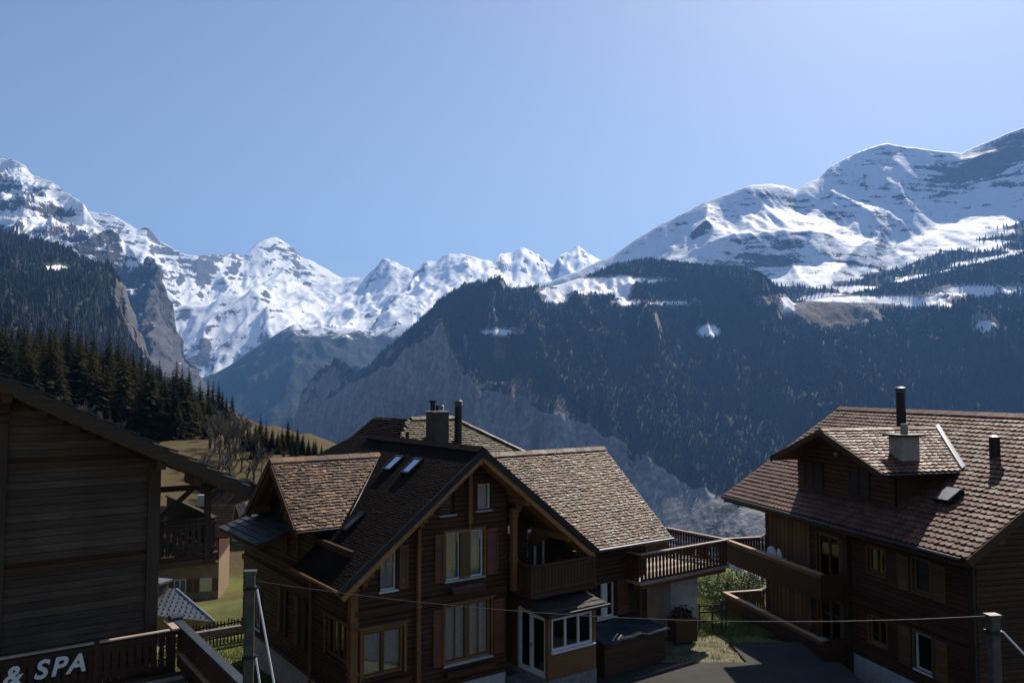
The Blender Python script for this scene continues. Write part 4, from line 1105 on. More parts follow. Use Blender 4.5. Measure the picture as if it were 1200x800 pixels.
    stove_pipe(H, 7.85, 6.6, -2.9, -0.85, 0.16, M_METAL)
    MB().tube([(4.3, 4.6, -2.3), (4.3, 4.6, -1.75)], 0.07, 10).build('vent_pipe', M_METAL, H)
    # ---- balcony in the recess
    bal = MB().box(5.95, 8.9, -1.05, 1.15, -7.16, -7.02).build('balcony', M_LOG, H)
    railing_boards(bal, (6.0, -1.0), (8.75, -1.0), -7.02, -6.10, M_BALC, 19, None, 0.125, 0.03)
    railing_boards(bal, (6.0, -0.05), (6.0, -0.95), -7.02, -6.10, M_BALC, 6, None, 0.125, 0.03)
    railing_boards(bal, (8.8, -0.95), (8.8, 0.8), -7.02, -6.10, M_BALC, 10, None, 0.125, 0.03)
    for u in (6.0, 8.8): MB().box(u - 0.05, u + 0.05, -1.05, -0.95, -7.02, -6.02).build('post', M_BALC, bal)
    # ---- entrance porch below it
    po = MB()
    po.box(6.40, 8.40, -1.50, -1.42, -9.75, -8.85).box(6.30, 6.46, -1.52, -1.36, -9.75, -7.72).box(8.30, 8.42, -1.52, -1.40, -9.75, -7.70)
    po.box(8.34, 8.42, -1.40, 0.88, -9.75, -7.6).box(6.30, 6.40, 0.2, 0.86, -9.75, -7.5)
    porch = po.build('porch', M_HONEYX, H)
    FP = Face('u', -1.46, -1)
    window(porch, FP, 6.48, 8.28, -8.84, -7.78, 3, M_WHITE, 0.07, 0.07, curtain=True, sill=True)
    FD = Face('v', 6.36, -1)
    d = MB(); FD.box(d, -1.34, -1.26, -0.05, 0.03, -9.75, -7.75); FD.box(d, -0.62, -0.46, -0.05, 0.03, -9.75, -7.72); FD.box(d, 0.04, 0.19, -0.05, 0.03, -9.75, -7.66)
    FD.box(d, -1.26, -0.62, -0.05, 0.03, -7.86, -7.75); FD.box(d, -1.26, -0.62, -0.05, 0.03, -9.75, -9.55); FD.box(d, -0.46, 0.04, -0.05, 0.03, -7.8, -7.7); FD.box(d, -0.46, 0.04, -0.05, 0.03, -9.75, -9.6)
    door = d.build('door', M_WHITE, porch, bevel=0.006)
    for a0, a1 in ((-1.26, -0.62), (-0.46, 0.04)):
        g = MB(); FD.box(g, a0, a1, -0.03, -0.022, -9.6, -7.75); g.build('pane', M_GLASS, door)
    g = MB(); FD.box(g, -0.60, -0.54, 0.03, 0.06, -8.85, -8.75); g.build('handle', M_METAL, door)
    MB().box(6.3, 8.42, -1.55, 0.86, G0, -9.752).build('porch_base', M_STONE, porch)
    RZ = lambda v: -7.52 + (v + 1.75) * 0.14
    pr, _ = roof_plane(porch, [(6.05, -1.78, RZ(-1.78)), (8.72, -1.78, RZ(-1.78)), (8.72, 0.84, RZ(0.84)), (6.05, 0.84, RZ(0.84))], 0.12, M_LOG, M_SLATE, 0.32, 0.34, 33, name='porch_roof', notch=0.03)
    tube_obj(porch, 'gutter', [(6.05, -1.84, RZ(-1.78) - 0.05), (8.8, -1.84, RZ(-1.78) - 0.05)], 0.05, M_METAL)
    for k in range(3): MB().box(5.75 - 0.3 * k, 6.29, -1.35, 0.1, G0, -9.95 - 0.28 * k).build('step', M_STONE, porch)
    # ---- raised terrace on the right
    tr = MB().box(12.1, 17.45, 0.0, 3.6, -7.78, -7.62)
    terr = tr.build('terrace', M_CAP, H)
    railing_boards(terr, (12.15, 0.05), (17.4, 0.05), -7.72, -6.62, M_BALC, 26, M_CAP, 0.135, 0.03, 0.16, holes=True)
    railing_boards(terr, (17.4, 3.55), (17.4, 0.12), -7.72, -6.62, M_BALC, 22, M_CAP, 0.105, 0.03, 0.16, holes=True)
    railing_boards(terr, (17.4, 3.55), (13.6, 3.55), -7.72, -6.62, M_HONEY, 27, M_CAP, 0.132, 0.03, 0.16)
    railing_boards(terr, (12.15, 0.85), (12.15, 0.1), -7.72, -6.62, M_BALC, 5, M_CAP, 0.12, 0.03, 0.16)
    for u, v in ((12.2, 0.12), (17.3, 3.4)): MB().box(u - 0.07, u + 0.07, v - 0.05, v + 0.09, -10.8, -7.78).build('post', M_BALC, terr)
    MB().box(12.1, 17.4, 0.16, 0.34, -7.98, -7.782).build('beam', M_HONEYX, terr)
    MB().box(14.95, 16.6, 1.05, 3.4, G0, -7.99).build('pier_wall', M_STUCCO, terr)
    return H
CHALET = central_chalet()

# ================================================================== RIGHT HOUSE
def right_house():
    H = empty('wooden_chalet', (11, 41, 0), math.radians(14.5), 'wooden house at the right edge with red brown tiled roof and dormer', 'house')
    RS = 0.629; ZE = -5.60
    rz = lambda u: ZE + RS * u
    LW = Face('v', 1.3, -1); GW = Face('u', -14.0, -1); FW = Face('u', -1.3, 1)
    U1 = 12.7
    # ---- walls
    ups = [(-6.95, -5.45, -8.75, -6.50), (-9.75, -8.75, -7.45, -6.45), (-12.08, -11.22, -7.62, -6.42)]
    los = [(-6.95, -5.45, -11.4, -9.2), (-9.75, -8.75, -10.2, -9.2), (-12.08, -11.22, -10.45, -9.10)]
    board_wall(LW, -14.0, -1.3, -11.0, -4.95, 0.19, ups + los, seed=41).build('side_wall', M_LOGY, H)
    gc = lambda z: ((z - ZE + 0.3) / RS, 14 - (z - ZE + 0.3) / RS)
    board_wall(GW, 1.3, U1, -11.0, rz(7) - 0.3, 0.19, (), gc, seed=42).build('gable_wall', M_LOG, H)
    board_wall(FW, 1.3, U1, -11.0, rz(7) - 0.3, 0.3, (), gc, seed=43).build('gable_wall', M_LOG, H)
    MB().box(U1 - 0.1, U1, -13.95, -1.35, -13.5, -4.9).build('hidden_wall', M_LOG, H)
    MB().box(1.4, U1 - 0.1, -13.9, -1.4, -8.9, -8.8).build('upper_floor', M_INNER, H)
    MB().box(1.22, U1, -14.02, -1.28, -14.5, -11.002).build('plinth', M_STUCCO, H)
    MB().box(1.06, 1.21, -14.0, -7.7, -8.82, -8.62).build('floor_beam', M_LOGY, H)
    MB().box(1.10, 1.21, -14.15, -13.9, -11.0, -5.0).build('corner_board', M_LOGV, H)
    MB().box(1.0, 1.34, -7.75, -7.45, -14.0, -5.1).build('post', M_LOGV, H)
    # ---- main roof
    _, nrm = roof_plane(H, [(0.0, 0.56, ZE), (0.0, -15.1, ZE), (7.0, -15.1, rz(7)), (7.0, 0.56, rz(7))], 0.22, M_LOGY, M_TILE, 0.275, 0.27, 51, (0, 1), name='main_roof_slope', tname='roof_tiles', notch=0.085, jw=0.0, uneven=0.006, jit=0.016, thick=0.030)
    roof_plane(H, [(14.0, -15.1, ZE), (14.0, 0.56, ZE), (7.0, 0.56, rz(7)), (7.0, -15.1, rz(7))], 0.22, M_LOGY, M_TILE, 0.55, 0.55, 52, (0, 1), name='main_roof_slope', tname='roof_tiles')
    ridge_cap(H, (7.0, 0.56, rz(7) + 0.03), (7.0, -15.1, rz(7) + 0.03), RS, 0.26, M_TILE, 0.06, 0.38)
    tube_obj(H, 'gutter', [(-0.08, 0.58, ZE - 0.08), (-0.08, -14.9, ZE - 0.08)], 0.08, M_METAL)
    MB().box(0.02, 0.08, -15.1, 0.56, ZE - 0.30, ZE - 0.03).build('fascia', M_LOGY, H)
    for v in (0.60, -15.14):
        for sg in (0, 1):
            a = Vector((0.0 if sg == 0 else 14.0, v, ZE - 0.14)); b = Vector((7.0, v, rz(7) - 0.14))
            MB().beam(a, b, 0.05, 0.30).build('barge_board', M_LOG, H)
    for u in (1.5, 4.2, 7.0, 9.8, 12.5):
        z = ZE + RS * (u if u <= 7 else 14 - u) - 0.45
        MB().box(u - 0.12, u + 0.12, -15.0, -13.9, z - 0.12, z + 0.14).build('purlin', M_OCHRE, H)
        MB().box(u - 0.12, u + 0.12, -1.2, 0.5, z - 0.12, z + 0.14).build('purlin', M_HONEYY, H)
    MB().box(0.1, 1.3, 0.28, 0.42, ZE - 0.34, ZE - 0.16).build('eave_beam', M_HONEYX, H)
    # soffit boards at the far end catch the light
    for k in range(5): MB().box(0.12 + k * 0.235, 0.33 + k * 0.235, -1.3, 0.5, rz(0.12 + k * 0.235) - 0.30, rz(0.12 + k * 0.235) - 0.27).build('soffit_board', M_HONEYY, H)
    # ---- dormer
    DV, DZ, DS, DE = -7.4, -1.86, 0.384, 3.72
    D = MB()
    fw = Face('v', 1.3, -1)
    dclip = lambda z: (DV - (DZ - 0.16 - z) / DS, DV + (DZ - 0.16 - z) / DS)
    dops = [(-6.0, -4.62, -4.55, -3.42), (-9.02, -7.70, -4.55, -3.42)]
    dw = board_wall(fw, -10.3, -4.1, -4.95, DZ - 0.16, 0.19, (), dclip, seed=61).build('dormer', M_LOGY, H)
    for v0 in (-10.3, -4.2):
        MB().prism([(1.4, v0, -4.9), (1.4, v0, -3.05), (3.9, v0, -3.05)], (0, 0.1, 0)).build('dormer_cheek', M_LOG, dw)
    ez = DZ - DE * DS
    ui = lambda z: (z - ZE) / RS + 0.05
    roof_plane(dw, [(0.1, DV - DE, ez), (ui(ez), DV - DE, ez), (ui(DZ), DV, DZ), (0.1, DV, DZ)], 0.14, M_LOG, M_TILE, 0.27, 0.27, 62, (0, 1), name='dormer_roof_slope', tname='roof_tiles', notch=0.085, jw=0.0, uneven=0.006, jit=0.016, thick=0.030)
    roof_plane(dw, [(ui(ez), DV + DE, ez), (0.1, DV + DE, ez), (0.1, DV, DZ), (ui(DZ), DV, DZ)], 0.14, M_LOG, M_TILE, 0.27, 0.27, 63, (0, 1), name='dormer_roof_slope', tname='roof_tiles', notch=0.055, jw=0.0, uneven=0.004)
    ridge_cap(dw, (0.1, DV, DZ + 0.03), (ui(DZ), DV, DZ + 0.03), DS, 0.22, M_TILE, 0.05, 0.38)
    for sg in (-1, 1):
        MB().beam((0.06, DV + sg * DE, ez - 0.10), (0.06, DV, DZ - 0.10), 0.05, 0.24).build('barge_board', M_LOGY, dw)
    MB().prism([(ui(ez) - 0.04, DV - DE, ez + 0.10), (ui(ez) + 0.12, DV - DE, ez + 0.19), (ui(DZ) + 0.08, DV, DZ + 0.18), (ui(DZ) - 0.10, DV, DZ + 0.10)], (0, 0, 0.03)).build('flashing', M_LEDGE, dw)
    tube_obj(dw, 'gutter', [(0.1, DV - DE - 0.05, ez - 0.06), (ui(ez), DV - DE - 0.05, ez - 0.06)], 0.05, M_METAL)
    for v0, v1 in ((-6.0, -5.35), (-5.30, -4.65), (-9.0, -8.4), (-8.35, -7.75)):
        shutter(dw, fw, v0, v1, -4.55, -3.42, M_LOGV, 0.10)
    MB().box(1.05, 1.2, -7.12, -6.95, -3.0, -2.82).build('gable_lamp', M_CONC, dw, bevel=0.03)
    # ---- chimneys and pipes
    ch = MB().box(1.66, 2.50, -10.30, -9.58, -3.1, -1.98).build('chimney', M_CONC, H, bevel=0.015)
    MB().box(1.50, 2.66, -10.45, -9.43, -1.978, -1.90).build('chimney_cap', M_METAL, ch)
    tube_obj(ch, 'flue', [(2.14, -9.9, -1.90), (2.14, -9.9, -1.50)], 0.14, M_CONC, 12)
    stove_pipe(H, 6.0, -5.2, -2.1, -0.28, 0.21, M_METAL)
    stove_pipe(H, 4.62, -11.75, -3.1, -1.98, 0.19, M_METAL, cap=False, name='vent_pipe')
    MB().tube([(4.62, -11.75, -1.98), (4.62, -11.75, -1.93), (4.62, -11.75, -1.86)], [0.26, 0.26, 0.06], 14).build('vent_cap', M_METAL, H)
    c = [(1.95, -11.62), (1.95, -12.38), (2.62, -12.38), (2.62, -11.62)]
    sk = MB().prism([Vector((u, v, rz(u))) for u, v in c], nrm * 0.22).build('skylight', M_METAL, H)
    MB().prism([Vector((u * 0.92 + 0.18, -12.0 + (v + 12.0) * 0.88, rz(u * 0.92 + 0.18))) + nrm * 0.222 for u, v in c], nrm * 0.02).build('pane', M_ZINC, sk)
    # ---- windows and shutters on the shaded side
    window(H, LW, -6.95, -5.45, -8.75, -6.50, 2, M_HONEY, 0.08, 0.10, casing=M_OCHRE, cw=0.08, sill=False, name='balcony_door')
    window(H, LW, -9.75, -8.75, -7.45, -6.45, 2, M_HONEY, 0.07, 0.08, casing=M_OCHRE, cw=0.07)
    window(H, LW, -12.08, -11.22, -7.62, -6.42, 1, M_HONEY, 0.07, casing=M_OCHRE, cw=0.07)
    window(H, LW, -6.95, -5.45, -11.4, -9.2, 2, M_HONEY, 0.08, 0.10, casing=M_OCHRE, cw=0.08, sill=False, name='balcony_door')
    window(H, LW, -9.75, -8.75, -10.2, -9.2, 2, M_HONEY, 0.07, 0.08, casing=M_OCHRE, cw=0.07)
    window(H, LW, -12.08, -11.22, -10.45, -9.10, 1, M_WHITE, 0.07, casing=M_OCHRE, cw=0.07)
    for z0, z1 in ((-7.70, -6.40), (-10.5, -9.08)):
        for v0, v1 in ((-11.05, -10.45), (-12.85, -12.2)): shutter(H, LW, v0, v1, z0, z1, M_OCHRE)
    for z0, z1 in ((-8.7, -6.5), (-11.35, -9.2)):
        shutter(H, LW, -7.42, -7.08, z0, z1, M_OCHRE)
        m = MB()
        for k in range(10): LW.box(m, -4.95 + k * 0.33, -4.66 + k * 0.33, 0.10, 0.125, z0 - 0.1, z1 + 0.35)
        m.build('cladding', M_OCHRE, H)
    # ---- balconies: plank parapets, worn caps and top plank lightened as if sunlit
    for zt, zb, zf in ((-7.82, -8.85, -8.95), (-10.52, -11.5, -11.6)):
        b = MB().box(0.0, 1.28, -7.4, 0.50, zf, zf + 0.10).box(1.2, 3.0, -1.2, 0.50, zf, zf + 0.10).build('balcony', M_LOGY, H)
        for k in range(6):
            h = (zt - zb) / 6
            MB().box(-0.05, 0.0, -7.42, 0.52, zb + k * h + 0.006, zb + (k + 1) * h - 0.006).build('plank', M_HONEYY if k == 5 else M_LOGY, b)  # top plank in brighter orange, standing in for bounced light
        MB().box(-0.12, 0.10, -7.5, 0.62, zt, zt + 0.05).build('rail_cap', M_CAPY, b, bevel=0.01)
        railing_boards(b, (0.05, 0.50), (2.05, 0.50), zb, zt, M_BALC, 13, M_CAP, 0.12, 0.03, 0.2)
        MB().hexa([(2.05, 0.40, zt), (2.5, 0.40, zt + 0.25), (2.5, 0.60, zt + 0.25), (2.05, 0.60, zt)], [(2.05, 0.40, zt + .05), (2.5, 0.40, zt + 0.30), (2.5, 0.60, zt + 0.30), (2.05, 0.60, zt + .05)]).build('rail_cap', M_CAP, b)
        MB().box(2.5, 3.4, 0.40, 0.60, zt + 0.25, zt + 0.30).build('rail_cap', M_CAP, b)
        for k in range(7): MB().box(2.1 + k * 0.18, 2.22 + k * 0.18, 0.485, 0.515, zb, zt + 0.04 + min(0.2, k * 0.1)).build('baluster', M_BALC, b)
        MB().box(0.02, 1.28, -7.45, -7.40, zb, zt).build('end_panel', M_LOG, b)
    return H
HOUSE_R = right_house()

def garden_chair(loc, rz, label):
    SCL = 1.28
    """white moulded garden chair with a rounded back"""
    o = empty('garden_chair', loc, rz, label, 'chair', 'chairs on the upper balcony')
    prof = [(0.23 * math.cos(t), 0.26 * math.sin(t)) for t in [math.pi * 2 * k / 18 for k in range(18)]]
    MB().prism([(x, 0.20 + 0.05 * z, 0.80 + z) for x, z in prof], (0, 0.03, 0)).build('backrest', M_LEDGE, o, bevel=0.008)
    MB().prism([(-0.23, -0.22, 0.43), (0.23, -0.22, 0.43), (0.25, 0.20, 0.42), (-0.25, 0.20, 0.42)], (0, 0, 0.035)).build('seat', M_LEDGE, o, bevel=0.008)
    for sx, sy in ((-1, -1), (1, -1), (-1, 1), (1, 1)):
        MB().beam((sx * 0.20, sy * 0.19, 0.43), (sx * 0.25, sy * 0.25, 0.0), 0.04, 0.04, (0, 1, 0)).build('leg', M_LEDGE, o)
    for sx in (-1, 1):
        MB().beam((sx * 0.25, -0.2, 0.63), (sx * 0.24, 0.22, 0.66), 0.05, 0.03).build('armrest', M_LEDGE, o)
        MB().beam((sx * 0.25, -0.18, 0.62), (sx * 0.24, -0.18, 0.44), 0.03, 0.03, (0, 1, 0)).build('arm_support', M_LEDGE, o)
    o.scale = (1.1, 1.1, SCL)
    return o
def loc_of(house, u, v, z):
    return tuple(Matrix.Translation(house.location) @ house.rotation_euler.to_matrix().to_4x4() @ Vector((u, v, z)))
garden_chair(loc_of(HOUSE_R, 0.62, -3.0, -8.85), math.radians(14.5 - 90 + 180 + 25), 'white garden chair on the balcony, the one farther from the dark window')
garden_chair(loc_of(HOUSE_R, 0.66, -3.75, -8.85), math.radians(14.5 - 90 + 180 - 10), 'white garden chair on the balcony, the one nearer the dark window')

# ================================================================== LEFT BUILDING
def left_building():
    H = empty('timber_building', (-10.1, 22.7, 0), math.radians(35.9), 'large grey brown timber building filling the left edge with plank wall and overhanging roof', 'building')
    RS = 0.512
    rt = lambda u: -2.78 - (u - 2.38) * RS           # top of the roof over u
    FR = Face('u', 0.0, -1)
    # backing wall and planks (each plank its own piece)
    MB().prism([(-9.0, 0.02, -11.0), (0.15, 0.02, -11.0), (0.15, 0.02, rt(0.15) - 0.5), (-7.9, 0.02, rt(-7.9) - 0.5), (-9.0, 0.02, rt(-7.9) - 1.0)], (0, 0.2, 0)).build('wall', M_LOG, H)
    MB().box(0.02, 0.16, 0.22, 9.0, -11.0, -3.2).build('side_wall', M_LOGY, H)
    rg = random.Random(5)
    z = -7.6; row = 0.205
    while z < 2.6:
        zt = z + row
        if not (z < -4.66 < zt or z < -2.02 < zt):
            umax = min(-0.06, 2.38 - (zt + 2.78 + 0.42) / RS)
            if umax > -7.8:
                th = 0.05 + rg.uniform(-0.012, 0.016)
                cuts = [-9.0 + rg.uniform(0, 1), min(-3.55, umax), umax]
                for a, b in zip(cuts[:-1], cuts[1:]):
                    if b - a < 0.3: continue
                    tilt = rg.uniform(-0.006, 0.006)
                    m = MB().hexa([(a, -th, z + 0.008), (b, -th, z + 0.008), (b, 0.018, z + 0.008), (a, 0.018, z + 0.008)],
                                  [(a, -th + 0.012 + tilt, zt - 0.006), (b, -th + 0.012 + tilt, zt - 0.006), (b, 0.018, zt - 0.006), (a, 0.018, zt - 0.006)])
                    m.build('plank', M_GREYWOOD, H)
        z = zt
    for zz in (-2.14, -4.80):
        MB().box(-9.0, 0.05, -0.13, 0.0, zz, zz + 0.16).build('beam', M_LOG, H)
    MB().box(-3.68, -3.48, -0.16, 0.0, -7.6, -0.15).build('post', M_GREYWOODV, H, bevel=0.01)
    MB().box(-3.74, -3.42, -0.5, 0.0, -0.35, -0.10).build('purlin', M_GREYWOODV, H, bevel=0.01)
    carved_bracket(FR, -3.58, -0.36, 0.18, 0.5, 0.9).build('bracket', M_GREYWOODV, H)
    MB().box(-0.12, 0.20, -0.15, 0.2, -10.9, rt(0.2) - 0.46).build('corner_post', M_GREYWOODV, H, bevel=0.01)
    # ---- roof: deck, thick stepped slates at the verge, barge board
    th = 0.14
    pl = lambda u, v, d: (u, v, rt(u) - d)
    MB().prism([pl(2.38, -0.85, 0.10), pl(-8.0, -0.85, 0.10), pl(-8.0, -0.85, 0.22), pl(2.38, -0.85, 0.22)], (0, 10, 0)).build('roof_deck', M_LOGY, H)
    n = 21; L = 10.4 / n
    for i in range(n):
        u0 = 2.44 - i * L; u1 = u0 - L * 1.18
        lift = 0.02
        m = MB().hexa([(u1, -0.95, rt(u1) - 0.10), (u0, -0.95, rt(u0) - 0.06 + lift), (u0, 9.0, rt(u0) - 0.06 + lift), (u1, 9.0, rt(u1) - 0.10)],
                      [(u1, -0.95, rt(u1) - 0.075), (u0, -0.95, rt(u0) + 0.0 + lift), (u0, 9.0, rt(u0) + 0.0 + lift), (u1, 9.0, rt(u1) - 0.075)])
        m.build('slate_course', M_SLATE, H)
    roof_l = [(-8.0, -0.85, rt(-8.0) - 0.1), (-8.0, 9.0, rt(-8.0) - 0.1), (-14.0, 9.0, rt(-8.0) - 3.2), (-14.0, -0.85, rt(-8.0) - 3.2)]
    MB().prism(roof_l, (0, 0, -0.14)).build('roof_deck', M_LOGY, H)
    MB().beam((2.40, -0.92, rt(2.40) - 0.27), (-8.0, -0.92, rt(-8.0) - 0.27), 0.06, 0.32).build('barge_board', M_GREYWOOD, H)
    MB().beam((2.30, -0.78, rt(2.30) - 0.36), (-8.0, -0.78, rt(-8.0) - 0.36), 0.10, 0.24).build('rafter', M_HONEYX, H)
    for u in (1.0, 0.05, -3.58, -7.6):
        MB().box(u - 0.12, u + 0.12, -0.85, 0.1, rt(u) - 0.70, rt(u) - 0.46).build('purlin', M_LOGY, H, bevel=0.01)
    for k in range(9):
        MB().beam((2.28, 0.4 + k, rt(2.28) - 0.30), (0.1, 0.4 + k, rt(0.1) - 0.30), 0.10, 0.14).build('rafter', M_LOG, H)
    tube_obj(H, 'gutter', [(2.46, -0.9, rt(2.46) - 0.12), (2.46, 9.0, rt(2.46) - 0.12)], 0.07, M_METAL)
    # ---- side balcony under the eave
    b = MB().box(0.2, 2.02, 0.75, 7.0, -5.12, -5.0).build('balcony', M_LOGY, H)
    railing_boards(b, (0.2, 0.8), (1.95, 0.8), -4.98, -4.0, M_GREYWOODV, 10, None, 0.155, 0.03, holes=True)
    railing_boards(b, (1.98, 0.85), (1.98, 6.9), -4.98, -4.0, M_GREYWOODV, 34, None, 0.16, 0.03, holes=True)
    MB().box(1.66, 1.82, 0.72, 0.88, -5.3, -2.9).build('post', M_GREYWOODV, b)
    MB().box(0.2, 2.0, 0.74, 0.86, -3.10, -2.94).build('beam', M_GREYWOOD, b)
    MB().beam((0.25, 0.80, -3.98), (1.3, 0.80, -3.06), 0.12, 0.14, (0, 1, 0)).build('brace', M_GREYWOODV, b)
    MB().box(0.2, 1.95, 0.78, 0.90, -5.32, -5.14).build('beam', M_GREYWOOD, b)
    # ---- lower balcony with the lettered front
    f = MB().box(-9.0, 0.45, -0.92, -0.16, -7.78, -7.64).build('lower_balcony', M_LOG, H)
    railing_boards(f, (-6.0, -0.95), (0.42, -0.95), -7.66, -6.62, M_LOGV, 34, M_CAP, 0.17, 0.03, 0.14, holes=True, cap_h=0.04)
    for u in (-4.7, -1.45, 0.42): MB().box(u - 0.06, u + 0.06, -1.03, -0.90, -7.9, -6.55).build('post', M_LOGV, f)
    MB().box(0.36, 0.72, -1.1, -0.1, -6.60, -6.54).build('landing_rail', M_CAP, f, bevel=0.01)
    # ---- walkway with a plank parapet leading forward
    d = MB().box(-2.6, 0.62, -7.0, -1.06, -7.86, -7.70).build('walkway', M_GREYWOOD, H)
    for k in range(11):
        v1 = -0.45 - k * 0.60
        MB().box(0.66, 0.70, v1 - 0.585, v1, -7.75, -6.62).build('plank', M_BALC, d)
    MB().box(0.56, 0.80, -7.0, -0.42, -6.60, -6.52).build('rail_cap', M_TARP, d, bevel=0.01)
    MB().box(0.48, 0.82, -0.40, -0.06, -6.9, -6.42).build('post_box', M_TARP, d, bevel=0.02)
    MB().box(0.60, 0.66, -7.0, -0.45, -7.35, -7.25).build('rail', M_CAPY, d)
    for k in range(6):
        MB().box(-1.6, 0.5, -1.6 - k * 0.32, -1.32 - k * 0.32, -7.698, -7.62 + 0.0).build('deck_board', M_CAP if k in (1, 3) else M_GREYWOOD, d)
    return H
HOTEL = left_building()

# the lettering on the balcony front: visible part reads "& SPA"
def lettering():
    o = empty('sign_lettering', loc_of(HOTEL, -3.50, -1.02, -7.22), math.radians(35.9), 'pale grey capital letters reading "& SPA" on the dark balcony front', 'sign')
    x = 0.0
    for ch, adv in (('&', 0.66), ('S', 0.36), ('P', 0.36), ('A', 0.40)):
        c = bpy.data.curves.new('letter', 'FONT'); c.body = ch; c.size = 0.62; c.extrude = 0.02; c.offset = 0.016; c.shear = 0.22
        tmp = bpy.data.objects.new('letter_curve', c); COL.objects.link(tmp)
        me = bpy.data.meshes.new_from_object(tmp.evaluated_get(bpy.context.evaluated_depsgraph_get()))
        bpy.data.objects.remove(tmp); me.materials.clear(); me.materials.append(M_LETTER)
        l = bpy.data.objects.new('letter', me); COL.objects.link(l); l.parent = o
        l.location = (x, 0, -0.03 if ch == '&' else 0.0); l.rotation_euler = (math.radians(90), 0, 0)
        x += adv
    return o
lettering()

# ================================================================== THINGS ROUND THE HOUSES
def gz(x, y): return float(ground_z(x, y))

def steel_post(x, y, ztop, wdt, label, stays):
    g = gz(x, y)
    o = empty('steel_post', (x, y, g), math.radians(8), label, 'post')
    h = ztop - g; r = wdt / 2
    m = MB().box(-r, r, -r * 0.9, r * 0.9, -0.3, h - 0.02)
    m.build('shaft', M_GALV, o, bevel=0.02)
    MB().box(-r - 0.03, r + 0.03, -r, r, h - 0.06, h).build('top_plate', M_GALV, o)
    for z in (h - 0.42, h - 1.9):
        MB().box(-r - 0.025, r + 0.025, -r - 0.01, r + 0.01, z, z + 0.07).build('clamp', M_METAL, o)
        MB().tube([(r, 0, z + 0.04), (r + 0.09, -0.02, z + 0.04)], 0.03, 8).build('bolt', M_GALV, o)
    for a, b in stays:
        MB().tube([a, b], 0.022, 8).build('stay_rod', M_ROD, o)
    return o
PA = (-5.79, 18.0, -4.07); PB = (10.60, 18.0, -5.02)
hA = PA[2] - gz(*PA[:2]); hB = PB[2] - gz(*PB[:2])
steel_post(*PA, 0.21, 'grey steel post with two white stay rods beside the dark chalet', [((0.16, -0.06, hA - 0.40), (1.75, -1.9, 0.0)), ((0.16, -0.06, hA - 1.88), (1.2, -1.2, 0.0))])
steel_post(*PB, 0.23, 'grey steel post in front of the tiled house at the right edge', [((0.20, -0.05, hB - 0.38), (3.9, -1.6, 0.6))])
def overhead_wire():
    a, b = Vector((PA[0] + 0.1, 18.0, -4.30)), Vector((PB[0] - 0.1, 18.0, -5.06))
    pts = []
    for k in range(25):
        t = k / 24; p = a.lerp(b, t); p.z -= 0.42 * (1 - (2 * t - 1) ** 2); pts.append(p)
    o = MB().tube(pts, 0.008, 6).build('overhead_wire', M_GALV)
    return tag(o, 'thin slack wire strung across between the two steel posts', 'wire')
overhead_wire()

# ---- paved yard between the houses
def yard():
    xs = np.linspace(1.5, 12.5, 45); ys = np.linspace(19.0, 31.2, 50)
    X_, Y_ = np.meshgrid(xs, ys)
    P_ = np.stack([X_, Y_, ground_z(X_, Y_) * 0 - 10.50], -1)
    o = grid_mesh('yard', P_, M_YARD)
    xs = np.linspace(8.95, 11.9, 20); ys = np.linspace(31.21, 33.6, 16)
    X_, Y_ = np.meshgrid(xs, ys)
    s_ = grid_mesh('yard', np.stack([X_, Y_, X_ * 0 - 10.50], -1), M_YARD)  # dark sheet laid over the grass in place of shade
    tag(s_, 'added dark sheet painting shade on the grass beside the lower balcony', None, None, 'structure')
    return tag(o, 'dark paved yard between the chalet and the tiled house', None, None, 'structure')
yard()
def added_road():
    xs = np.linspace(-6.0, 14.0, 20); ys = np.linspace(-40.0, 18.98, 40)
    X_, Y_ = np.meshgrid(xs, ys)
    o = grid_mesh('added_road', np.stack([X_, Y_, X_ * 0 - 10.30], -1), M_YARD)  # out of view; added to cut green reflections and bounce
    return tag(o, 'unseen dark paving added below the viewpoint against green reflections', None, None, 'structure')
added_road()
def gravel_path():
    xs = np.linspace(5.6, 8.9, 40); ys = np.linspace(31.21, 34.6, 40)
    X_, Y_ = np.meshgrid(xs, ys)
    P_ = np.stack([X_ + 0.12 * np.sin(Y_ * 3), Y_, ground_z(X_, Y_) + 0.05 + 0.03 * fbm(X_ * 2, Y_ * 2, 0.4, 3)], -1)
    o = grid_mesh('path', P_, simple('worn_gravel_and_grass', (0.085, 0.085, 0.03), (0.23, 0.19, 0.13), 0.95, 1.4, bump=0.9, bdist=0.05))
    return tag(o, 'worn gravel path with yellow grass leading from the yard to the gate', None, None, 'structure')
gravel_path()

